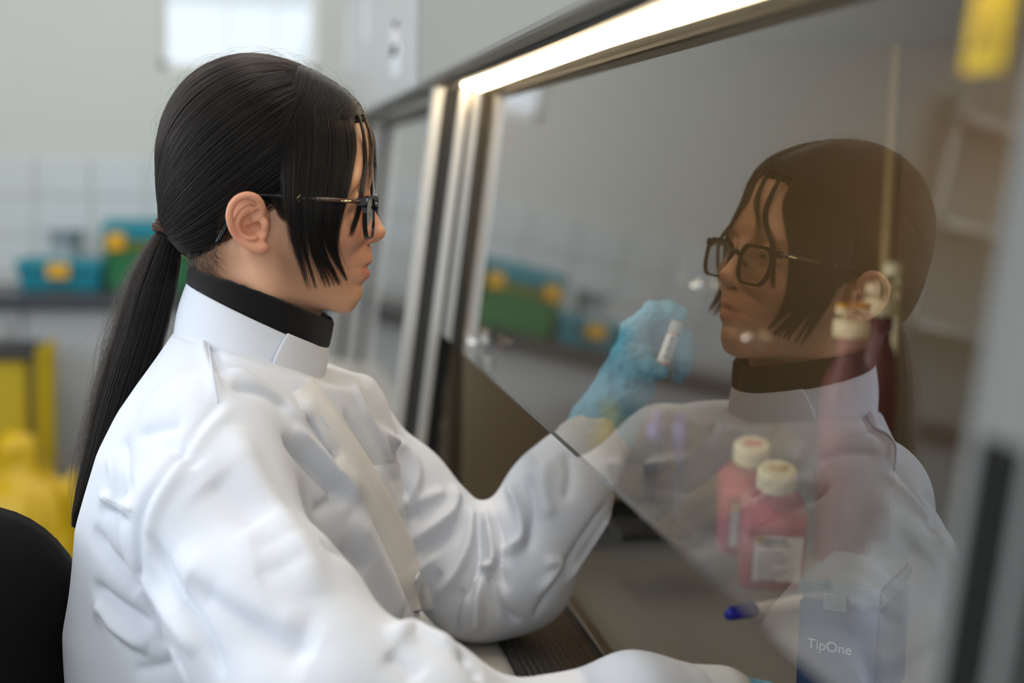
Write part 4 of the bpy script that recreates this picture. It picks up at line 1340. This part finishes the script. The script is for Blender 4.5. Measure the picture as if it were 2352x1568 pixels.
# far sleeve
fold([(868, 985), (920, 1030), (950, 1080), (945, 1130), (910, 1170)], 8, 6); fold([(905, 1090), (940, 1150), (960, 1200)], 8, -5); fold([(925, 1180), (965, 1150), (1020, 1130)], 8, 4)
fold([(1062, 1150), (1058, 1195), (1015, 1240), (960, 1280)], 7, -9); fold([(1040, 1120), (1045, 1165), (1000, 1205), (940, 1240)], 8, 6)
fold([(1082, 1165), (1080, 1230), (1055, 1300), (1010, 1370)], 7, 7); fold([(1098, 1180), (1100, 1240), (1095, 1310), (1075, 1380)], 5, -10)
fold([(1112, 1168), (1125, 1225), (1130, 1290), (1100, 1300)], 5, 7); fold([(1140, 1180), (1155, 1240), (1150, 1300), (1165, 1360)], 7, -7)
fold([(1175, 1110), (1195, 1180), (1195, 1235), (1155, 1265)], 8, 8); fold([(1215, 1090), (1225, 1180), (1215, 1260)], 9, -6)
fold([(1095, 1320), (1095, 1390), (1090, 1450)], 7, 6); fold([(1125, 1310), (1145, 1390), (1190, 1435)], 7, -7); fold([(1060, 1350), (1045, 1410), (1040, 1455)], 8, -5)
fold([(1250, 1290), (1285, 1300), (1240, 1360)], 7, 4); fold([(1395, 1155), (1340, 1235), (1285, 1320), (1225, 1420)], 5, -5, 30); fold([(1405, 1175), (1350, 1260), (1300, 1335)], 4, 4, 30)
fold([(1300, 1040), (1310, 1090), (1300, 1150)], 8, -4); fold([(1255, 1060), (1250, 1130), (1262, 1190)], 9, 4)
fold([(1000, 1270), (960, 1310), (935, 1340)], 8, 5); fold([(1010, 1310), (975, 1360), (955, 1400)], 8, -5)
# near forearm
fold([(900, 1470), (940, 1445), (980, 1460), (1050, 1490)], 10, 5); fold([(1060, 1500), (1075, 1530), (1100, 1560)], 7, -6); fold([(890, 1500), (930, 1530), (960, 1560)], 12, -5)
lowf = noise3(CVt, 5, .20, 2) * .0020
CVt = CVt + CN * (disp + lowf)[:, None]
coat = W(link('lab_coat', np_mesh(CVt, CF), m_coat, person, smooth=True))
md = coat.modifiers.new('smooth', 'SUBSURF'); md.levels = 1; md.render_levels = 1
bv2 = bvh_of(CVt, CF)


def ribbon(name, pxs, wpx, lift, m, n=40, parent=None, across=6, edge=.0015):
    """strip of cloth lying on the coat: pxs centre line, wpx half width"""
    c = cr([(a, b, 0) for a, b in pxs], n)[:, :2]
    t = np.gradient(c, axis=0); t /= np.linalg.norm(t, axis=1, keepdims=True); nrm = np.stack([-t[:, 1], t[:, 0]], 1)
    wv = np.interp(np.linspace(0, 1, n), np.linspace(0, 1, len(wpx)), wpx)
    rows = []
    for i in range(n):
        row = []
        for j in range(across + 1):
            s = (j / across * 2 - 1); q = c[i] + nrm[i] * wv[i] * s
            h, nn = hit(q[0], q[1], bv2)
            if h is None: row = None; break
            row.append(h + nn * (lift if 0 < j < across else -.0008))
        if row is not None: rows.append(row)
    rows = np.array(rows)
    for _ in range(3):
        rows[1:-1, 1:-1] = (rows[:-2, 1:-1] + rows[1:-1, 1:-1] * 2 + rows[2:, 1:-1]) / 4
    k = across + 1; V_ = rows.reshape(-1, 3)
    F_ = [(i * k + j, i * k + j + 1, (i + 1) * k + j + 1, (i + 1) * k + j) for i in range(len(rows) - 1) for j in range(across)]
    return W(link(name, pd(V_, F_), m, parent or person, smooth=True))


ribbon('placket', [(697, 885), (740, 950), (800, 1040), (858, 1130), (905, 1225), (945, 1320), (968, 1390), (972, 1440)], [32, 34, 34, 34, 34, 32, 28, 22], .0035, m_placket, 60, coat)
ribbon('pocket', [(885, 1065), (893, 1120), (905, 1180), (918, 1225)], [36, 34, 28, 18], .0025, m_coat, 24, coat)


def seam(pxs, n=50, r=.0009):
    pts = [h + nn * .0003 for h, nn in on_coat(pxs, n, bv2)]
    if len(pts) > 3: W(tube('seam', pts, r, m_coat, coat, n=6))


seam([(475, 768), (484, 830), (500, 925)]); seam([(690, 905), (760, 990), (830, 1120), (880, 1230)], r=.0006); seam([(238, 1140), (300, 1172)])
# cuff, knitted
kv = Vol(P(1400, 1000, 1.49) - [.09, .075, .10], P(1400, 1000, 1.49) + [.08, .08, .09], .0022)
kv.chain([P(1318, 1085, 1.477), P(1350, 1040, 1.487), P(1398, 965, 1.500)], [.043, .040, .0325], .01)
KV, KF = kv.mesh(); KN = vnormals(KV, KF); KV = KV + KN * (noise3(KV, 8, .03, 2) * .0009)[:, None]
W(link('cuff', np_mesh(KV, KF), m_cuff, coat, smooth=True))
kv = Vol(RSH[-1] - [.06, .06, .06], RSH[-1] + [.08, .06, .06], .0025); kv.chain([RSH[-1] - [.02, 0.003, 0], RSH[-1] + [.035, .006, -.004]], [.041, .0375], .01)
KV, KF = kv.mesh(); W(link('cuff', np_mesh(KV, KF), m_cuff, coat, smooth=True))


# ---- collars
def ring(back, front, near, n=73, t0=-180, t1=180):
    xb, xf_ = back[0], front[0]; cx = (xb + xf_) / 2; rx = (xf_ - xb) / 2; ry = 1.355 - near[1]
    z0 = (back[2] + front[2]) / 2; sl_ = (front[2] - back[2]) / 2; dzn = near[2] - z0
    out = []
    for a in np.radians(np.linspace(t0, t1, n)):
        out.append(np.array([cx + rx * math.cos(a), 1.355 + ry * math.sin(a), z0 + sl_ * math.cos(a) + dzn * math.sin(a) ** 2]))
    return np.array(out)


def band(name, R0, R1, th, m, closed=True, parent=None, bulge=0.0, nz=5, label=None, rough=0.0, **k):
    n = len(R0); cen = (R0.mean(0) + R1.mean(0)) / 2
    prof = []
    for j in range(nz + 1):
        t = j / nz; q = R0 * (1 - t) + R1 * t; o = q - cen; o[:, 2] = 0; o /= np.linalg.norm(o, axis=1, keepdims=True)
        prof.append(q + o * bulge * math.sin(PI * t))
    o = R1 - cen; o[:, 2] = 0; o /= np.linalg.norm(o, axis=1, keepdims=True)
    up = (R1 - R0); up /= np.linalg.norm(up, axis=1, keepdims=True)
    for a in np.linspace(0, PI, 5)[1:-1]:
        prof.append(R1 - o * th * (1 - math.cos(a)) / 2 + up * th * .5 * math.sin(a))
    for j in range(nz, -1, -1):
        t = j / nz; q = R0 * (1 - t) + R1 * t; o2 = q - cen; o2[:, 2] = 0; o2 /= np.linalg.norm(o2, axis=1, keepdims=True)
        prof.append(q - o2 * th + o2 * bulge * math.sin(PI * t) * .5)
    prof = np.array(prof); kk_ = len(prof)
    if rough: prof = prof + rng.normal(size=prof.shape) * rough
    V_ = prof.reshape(-1, 3)
    F_ = []
    for j in range(kk_ - 1):
        for i in range(n - 1):
            F_.append((j * n + i, j * n + i + 1, (j + 1) * n + i + 1, (j + 1) * n + i))
    if not closed:
        F_.append(tuple(j * n for j in range(kk_))); F_.append(tuple(j * n + n - 1 for j in range(kk_ - 1, -1, -1)))
    for j in range(0): pass
    bm = bmesh.new(); vs = [bm.verts.new(v) for v in V_]
    for f in F_: bm.faces.new([vs[i] for i in f])
    if closed: bmesh.ops.remove_doubles(bm, verts=bm.verts, dist=1e-6)
    bmesh.ops.recalc_face_normals(bm, faces=bm.faces)
    return W(link(name, mesh_of(bm), m, parent or person, smooth=True, label=label))


wt = ring(P(427, 652, 1.355), P(752, 803, 1.345), P(590, 742, 1.283))
wb_ = ring(P(398, 768, 1.355), P(738, 900, 1.335), P(588, 846, 1.270))
band('collar', wb_, wt, .003, m_coat, True, coat, bulge=.002)
wt2 = ring(P(425, 650, 1.355), P(757, 801, 1.345), P(590, 740, 1.279), 40, -68, 14)
wb2 = ring(P(398, 752, 1.355), P(744, 890, 1.335), P(588, 830, 1.262), 40, -74, 6)
band('collar_tab', wb2, wt2, .003, m_coat, False, coat, bulge=.003)
bt = ring(P(431, 621, 1.355), P(768, 742, 1.350), P(588, 681, 1.285), 90, -352, -8)
bb = ring(P(436, 675, 1.355), P(745, 822, 1.348), P(590, 765, 1.290), 90, -350, -10)
band('fleece_collar', bb, bt, .0075, m_fleece, False, person, bulge=.002, label='black fleece collar', rough=.00025)


# ---- gloves
def glove(name, wrist, palm, fingers, thumb, cuffring, label, seed):
    allp = np.array([p for p, _ in wrist] + [p for f in fingers for p, _ in f] + [p for p, _ in thumb] + [p for p, _ in cuffring])
    g = Vol(allp.min(0) - .05, allp.max(0) + .045, .0014)
    g.chain([p for p, _ in wrist], [r for _, r in wrist], .012)
    for c, r, k in palm: g.ell(c, r, k)
    for f in fingers: g.chain([p for p, _ in f], [r for _, r in f], .0045)
    g.chain([p for p, _ in thumb], [r for _, r in thumb], .006)
    for (a, ra), (b, rb) in zip(cuffring, cuffring[1:]): g.cone(a, b, ra, rb, .003)
    GV, GF = g.mesh(); GN = vnormals(GV, GF)
    nz = noise3(GV * np.array([1, 1, 1.6]), seed, .022, 2)
    ax = np.array(wrist[-1][0]) - np.array(wrist[0][0]); ax /= np.linalg.norm(ax)
    s = (GV - wrist[0][0]) @ ax
    cre = np.where(np.abs(nz) < .5, 1 - np.abs(nz) / .5, 0) * -.0012
    GV = GV + GN * (nz * .0008 + cre * 1.1)[:, None]
    GV = relax(GV, GF, 1, .4)
    return W(link(name, np_mesh(GV, GF), m_glove, person, smooth=True, label=label))


wr = [(P(1400, 962, 1.503), .0335), (P(1416, 925, 1.505), .0315), (P(1440, 872, 1.508), .0285)]
palm = [(P(1458, 822, 1.512), (.021, .036, .036), .014), (P(1450, 860, 1.512), (.026, .033, .030), .014)]
FG = []
FG.append([(P(1440, 870, 1.497), .016), (P(1456, 756, 1.492), .0132), (P(1500, 715, 1.486), .0112), (P(1537, 712, 1.482), .0098), (P(1562, 722, 1.480), .0085)])
FG.append([(P(1446, 870, 1.512), .015), (P(1466, 756, 1.513), .0125), (P(1522, 728, 1.506), .0110), (P(1568, 778, 1.502), .0098), (P(1572, 822, 1.500), .0086)])
FG.append([(P(1452, 872, 1.525), .015), (P(1474, 770, 1.532), .0120), (P(1532, 750, 1.526), .0106), (P(1580, 802, 1.520), .0095), (P(1574, 846, 1.516), .0084)])
FG.append([(P(1458, 876, 1.536), .014), (P(1480, 792, 1.546), .0110), (P(1532, 790, 1.540), .0095), (P(1570, 836, 1.535), .0085), (P(1560, 868, 1.531), .0075)])
TH = [(P(1436, 895, 1.492), .018), (P(1458, 856, 1.484), .0150), (P(1490, 850, 1.477), .0122), (P(1518, 852, 1.473), .0095)]
CR = []
c0_, c1_ = P(1384, 984, 1.500), P(1394, 966, 1.502)
glove('glove', wr, palm, FG, TH, [(c0_, .0395), (c1_, .0370), (P(1408, 940, 1.505), .0325)], 'pale blue glove pinching the vial', 3)
b0 = RSH[-1]
o3 = lambda x, y, z: b0 + np.array([x, y, z])
wr2 = [(o3(.03, .004, -.004), .030), (o3(.05, .005, -.007), .030), (o3(.07, .008, -.010), .028)]
pal2 = [(o3(.105, .012, -.018), (.040, .036, .018), .014)]
F2 = [[(o3(.08, .012 + s * .010, -.012), .014), (o3(.138, .014 + s * .020, -.018), .0115), (o3(.172 - abs(s - .3) * .008, .014 + s * .022, -.026), .010), (o3(.192 - abs(s - .3) * .012, .014 + s * .022, -.042), .009), (o3(.198 - abs(s - .3) * .012, .014 + s * .022, -.056), .008)] for s in (-1.3, -.4, .5, 1.3)]
T2 = [(o3(.075, .035, -.012), .015), (o3(.105, .056, -.022), .012), (o3(.135, .062, -.034), .010), (o3(.155, .062, -.046), .0085)]
glove('glove', wr2, pal2, F2, T2, [(o3(.025, .003, -.003), .030), (o3(.04, .004, -.005), .030)], None, 4)

# ---- trousers and shoes (under the sill, out of the picture)
tv = Vol((-.20, 1.05, .0), (.62, 1.62, .62), .012)
tv.ell((0.0, 1.355, .545), (.14, .17, .08), .05)
for s in (-1, 1):
    hp_ = np.array([0.0, 1.355, .545]) + LEFTV * s * .085; kn = hp_ + FACE * .40 + np.array([0, 0, -.02]); an = kn + FACE * .02 + np.array([0, 0, -.42])
    tv.chain([hp_, kn, an], [.078, .058, .042], .03)
TV, TF = tv.mesh(); W(link('trousers', np_mesh(relax(TV, TF, 2), TF), m_trouser, person, smooth=True))
for s in (-1, 1):
    kn = np.array([0.0, 1.355, .525]) + LEFTV * s * .085 + FACE * .42
    fv = Vol(np.array([kn[0] - .14, kn[1] - .18, -.01]), np.array([kn[0] + .26, kn[1] + .14, .16]), .008)
    h_ = np.array([kn[0], kn[1], .045]); fv.cone(h_ - FACE * .03, h_ + FACE * .15 - [0, 0, .008], .040, .034, .02); fv.cone(h_, h_ + [0, 0, .06], .042, .044, .02)
    FV, FF = fv.mesh(); FV[:, 2] = np.maximum(FV[:, 2], .0)
    W(link('shoe', np_mesh(FV, FF), m_shoe, person, smooth=True))

# ================================================================== THINGS IN THE CABINET
def floor_at(px, py): 
    d = P(px, py, 1.0) - CAMP; return CAMP + d * ((WORK_Z - CZ) / d[2])


def media_bottle(label, x, y, cap_m_ink, rz, group=None, scale=1.0):
    lean = math.radians(19)     # both bottles lean towards the operator's side
    t = thing('media_bottle', label, 'bottle', (x, y, WORK_Z + .0385 * math.sin(lean)), rz, group)
    t.rotation_euler = (lean, 0, rz)
    w = .0385; h = .092
    # square shouldered bottle
    def ringat(z, hwid, ex):
        out = []
        for i in range(40):
            a = 2 * PI * i / 40; k = (abs(math.cos(a)) ** ex + abs(math.sin(a)) ** ex) ** (-1 / ex); out.append((hwid * k * math.cos(a), hwid * k * math.sin(a), z))
        return out
    def stack(prof):
        bm = bmesh.new(); rs = [[bm.verts.new(v) for v in ringat(*q)] for q in prof]
        for a, b in zip(rs, rs[1:]):
            for i in range(40): bm.faces.new((a[i], a[(i + 1) % 40], b[(i + 1) % 40], b[i]))
        bm.faces.new(rs[0][::-1]); bm.faces.new(rs[-1]); return mesh_of(bm)
    b = link('body', stack([(.001, w * .9, 5), (.004, w, 6), (h, w, 6), (h + .012, w * .90, 4), (h + .022, w * .62, 2.4), (h + .028, .0190, 2), (h + .036, .0185, 2)]), m_bottle, t, smooth=True)
    link('medium', stack([(.003, w * .88, 5), (.006, w * .965, 6), (h - .004, w * .965, 6), (h, w * .95, 6)]), m_media, t, smooth=True)
    zc = h + .034
    bm = bmesh.new(); n = 64
    prof = [(.0205, 0), (.0225, .001), (.0225, .020), (.0205, .024), (.0150, .0245), (.001, .0245)]
    rs = []
    for r, z in prof:
        rs.append([bm.verts.new(((r + (.0006 if i % 2 and .0005 < z < .021 else 0)) * math.cos(2 * PI * i / n), (r + (.0006 if i % 2 and .0005 < z < .021 else 0)) * math.sin(2 * PI * i / n), zc + z)) for i in range(n)])
    for a, c in zip(rs, rs[1:]):
        for i in range(n): bm.faces.new((a[i], a[(i + 1) % n], c[(i + 1) % n], c[i]))
    bm.faces.new(rs[0][::-1]); bm.faces.new(rs[-1])
    cap = link('cap', mesh_of(bm), m_capcream, t, smooth=False)
    # printed block on the cap top
    bm = bmesh.new(); rr_ = random.Random(3)
    for j in range(3):
        xx = -.010
        while xx < .009:
            wd_ = rr_.uniform(.002, .005); add_box(bm, (xx + wd_ / 2, (j - 1) * .0052, zc + .0248), (wd_, .0038, .0004)); xx += wd_ + .0009
    link('cap_print', mesh_of(bm), cap_m_ink, cap)
    # label on the camera side
    bm = bmesh.new()
    add_box(bm, (.004, -w - .0006, .050), (w * 1.45, .0008, .062))
    lb = link('label', mesh_of(bm), m_label, t)
    bm = bmesh.new()
    for j in range(9):
        wl = rr_.uniform(.016, .040); add_box(bm, (.004 - w * .66 + wl / 2 + .003, -w - .0012, .076 - j * .0062 - (.006 if j > 1 else 0)), (wl, .0003, .0016 if j else .0032))
    link('label_print', mesh_of(bm), m_ink, lb)
    box('label_mark', (.004 - w * .70, -w - .0014, .0735), (.004 - w * .45, -w - .0010, .0805), m_gold_ink, lb)
    return t


f1 = floor_at(1790, 1372); f2 = floor_at(1730, 1290)
media_bottle('bottle of pink medium with cream cap printed in gold, beside the marker pen', f1[0] + .004, f1[1] + .05, m_gold_ink, -.25)
media_bottle('bottle of pink medium with cream cap printed in red, behind the gold-printed one', f2[0] + .004, f2[1] + .05, m_red_ink, -.22)


def waste_bottle(label, px, Y, h, r, yellow, pyc):
    q = P(px, pyc, Y)
    t = thing('waste_bottle', label, 'bottle', (q[0], Y, WORK_Z), 0, 'tall waste bottles')
    H = q[2] - WORK_Z
    lathe('body', [(r * .92, .001), (r, .006), (r, H * .72), (r * .9, H * .80), (r * .5, H * .90), (.018, H * .93), (.018, H)], m_waste_up, t, 40)
    lathe('waste_liquid', [(r * .9, .003), (r * .96, .008), (r * .96, H * .42), (r * .9, H * .425)], m_darkred, t, 40)
    lathe('cap', [(.022, H - .002), (.0235, H), (.0235, H + .018), (.021, H + .021), (.004, H + .021)], m_capcream, t, 40)
    for i, (dx, dy) in enumerate(((-.011, -.004), (.014, .006))):
        f = lathe('connector', [(.004, H + .020), (.004, H + .030), (.0125, H + .028), (.0125, H + .036), (.003, H + .038)], m_capcream, t, 24, loc=(dx, dy, 0))
        lathe('connector_disc', [(.0122, H + .0362), (.0122, H + .041), (.003, H + .0415)], m_clip if yellow else m_capcream, f, 24)
    return t


waste_bottle('tall bottle of dark red waste with two yellow-topped connectors, near the back corner', 1955, 1.70, .3, .036, True, 770)
waste_bottle('tall bottle of dark red waste with pale connectors, close to the back panel', 2022, 1.80, .3, .028, False, 720)
q = P(2060, 620, 1.85)
t = thing('tubing_connector', 'pale tubing with white end fitting running up by the back corner', 'tubing', (q[0], 1.86, WORK_Z))
lathe('fitting', [(.004, q[2] - WORK_Z - .01), (.014, q[2] - WORK_Z - .008), (.014, q[2] - WORK_Z + .008), (.005, q[2] - WORK_Z + .012)], m_capcream, t, 20)
link('tube', (lambda b: (add_tube(b, [(.006, 0, .0), (.006, 0, .15), (.008, 0, q[2] - WORK_Z - .008)], .0045, 10), mesh_of(b))[1])(bmesh.new()), m_capcream, t, smooth=True)

# marker pen lying on the tray
a = floor_at(1668, 1428); b = floor_at(1860, 1392)
dv = b - a; L_ = np.linalg.norm(dv); rz = math.atan2(dv[1], dv[0])
t = thing('marker_pen', 'white marker pen with blue cap lying on the steel tray', 'pen', (a[0], a[1], WORK_Z), rz)
RY = Matrix.Rotation(PI / 2, 4, 'Y')
def pen_part(name, prof, m_):
    bm = bmesh.new(); add_lathe(bm, prof, 24); bmesh.ops.transform(bm, matrix=Matrix.Translation((0, 0, .0078)) @ RY, verts=bm.verts); return link(name, mesh_of(bm), m_, t, smooth=True)
pen_part('cap', [(.002, 0), (.0055, .001), (.0072, .008), (.0076, .040), (.0072, .041)], m_blue_cap)
pen_part('barrel', [(.0070, .041), (.0074, .045), (.0074, .125), (.0066, .130), (.002, .131)], m_label)
box('cap_clip', (.004, -.0015, .0155), (.036, .0015, .0172), m_blue_cap, t)

# tip box
tb = P(1800, 1318, 1.24)
t = thing('tip_box', 'blue-grey plastic pipette tip box with hinged translucent lid, nearest in the cabinet', 'box', (tb[0] + .078, 1.25, WORK_Z), math.radians(-38))
bh = tb[2] - WORK_Z
bm = bmesh.new(); add_box(bm, (0, 0, bh * .42), (.078, .116, bh * .84)); bmesh.ops.bevel(bm, geom=[e for e in bm.edges], offset=.004, segments=2, affect='EDGES')
bx = link('body', mesh_of(bm), m_tipbox, t)
bm = bmesh.new(); add_box(bm, (0, 0, bh * .92), (.080, .118, bh * .16)); bmesh.ops.bevel(bm, geom=[e for e in bm.edges], offset=.004, segments=2, affect='EDGES')
lid = link('lid', mesh_of(bm), m_tiplid, t)
bm = bmesh.new(); add_box(bm, (-.004, -.0605, bh * .85), (.022, .003, .016)); bmesh.ops.bevel(bm, geom=[e for e in bm.edges], offset=.001, segments=1, affect='EDGES')
link('latch', mesh_of(bm), m_tiplid, t)
cu = bpy.data.curves.new('lettering', 'FONT'); cu.body = 'TipOne'; cu.size = .0135; cu.extrude = .0003; cu.align_x = 'CENTER'
tmp = bpy.data.objects.new('lettering', cu); COL.objects.link(tmp)
bpy.context.view_layer.update()
me = bpy.data.meshes.new_from_object(tmp.evaluated_get(bpy.context.evaluated_depsgraph_get()))
bpy.data.objects.remove(tmp)
lt = link('lettering', me, M('lettering_pale', (176, 188, 204), rough=.5), bx, loc=(-.008, -.0585, bh * .46)); lt.rotation_euler = (PI / 2, 0, 0)

# pipette stand with two purple-handled pipettes by the far side panel
q = P(1490, 1140, 1.86); qt = P(1482, 1020, 1.86); qa = P(1398, 1030, 1.86)
t = thing('pipette_stand', 'grey pipette stand with a flat top arm, behind the raised sleeve', 'stand', (q[0], 1.86, WORK_Z))
box('base', (-.05, -.045, 0), (.05, .045, .012), m_dark, t, bevel=.003)
box('upright', (-.009, -.010, .012), (.009, .010, qt[2] - WORK_Z), m_dark, t, bevel=.002)
box('arm', (qa[0] - q[0], -.022, qt[2] - WORK_Z - .026), (.012, .022, qt[2] - WORK_Z + .006), m_bench, t, bevel=.004)
for px, py in ((1508, 992), (1563, 994)):
    c = P(px, py, 1.90)
    p_ = thing('pipette', 'purple-handled pipette upright by the stand, the one nearer the glove' if px < 1530 else 'purple-handled pipette upright by the stand, the one farther from the glove', 'pipette', (c[0], 1.90, WORK_Z), 0, 'pipettes')
    H = c[2] - WORK_Z
    lathe('grip', [(.008, H - .04), (.012, H - .03), (.013, H + .010), (.009, H + .014)], m_purple, p_, 20)
    lathe('plunger', [(.004, H + .013), (.004, H + .022), (.008, H + .022), (.008, H + .027), (.002, H + .028)], m_purple, p_, 16)
    lathe('shaft', [(.002, 0.0005), (.003, .02), (.004, .05), (.005, H - .042), (.0078, H - .039)], m_tiplid, p_, 16)

# the vial between thumb and finger
va, vb = P(1519, 843, 1.4735), P(1557, 737, 1.4735)
ax = Vector(vb - va); Lv = ax.length; q_ = ax.to_track_quat('Z', 'Y')
t = thing('sample_vial', 'small screw-cap sample vial with barcode label held in the gloved fingers', 'vial', tuple(va))
view = Vector(CAMP - va).normalized(); xa = view.cross(ax.normalized()).normalized()
ya = ax.normalized().cross(xa)
t.rotation_euler = Matrix((xa, ya, ax.normalized())).transposed().to_euler()
R_ = .0070
lathe('tube', [(.0040, .003), (R_ * .9, .0035), (R_, .006), (R_, Lv * .74), (R_ * .9, Lv * .75)], m_vialliq, t, 32)
bm = bmesh.new()
for k in range(8):
    a = k * PI / 4; add_box(bm, (math.cos(a) * .0052, math.sin(a) * .0052, .0022), (.0022, .0022, .0044), Matrix.Rotation(a, 4, 'Z'))
link('foot', mesh_of(bm), m_vialliq, t)
lathe('cap', [(R_ * .92, Lv * .75), (R_ * 1.06, Lv * .755), (R_ * 1.06, Lv * .985), (R_ * .95, Lv), (.001, Lv)], m_vialcap, t, 32)
# wrap-round label and its barcode, facing out of the hand
def wrap(z0, z1, a0, a1, r, n=24):
    V_ = [(r * math.cos(a), r * math.sin(a), z) for z in (z0, z1) for a in np.linspace(a0, a1, n)]
    return pd(V_, [(i, i + 1, n + i + 1, n + i) for i in range(n - 1)])
lb = link('label', wrap(Lv * .12, Lv * .70, -PI * .02, PI * 1.02, R_ + .00015), M('vial_label', (226, 222, 220), rough=.5), t, smooth=True)
V_ = []; F_ = []; rr_ = random.Random(9); z = Lv * .17
while z < Lv * .66:
    w_ = rr_.choice([.0004, .0007, .0011]); 
    a0, a1 = PI * .42, PI * .68
    ang_ = np.linspace(a0, a1, 6); b_ = len(V_)
    for zz in (z, z + w_):
        for a in ang_: V_.append(((R_ + .0003) * math.cos(a), (R_ + .0003) * math.sin(a), zz))
    for i in range(5): F_.append((b_ + i, b_ + i + 1, b_ + 7 + i, b_ + 6 + i))
    z += w_ + rr_.choice([.0004, .0006, .0010])
link('barcode', pd(V_, F_), m_ink, lb)
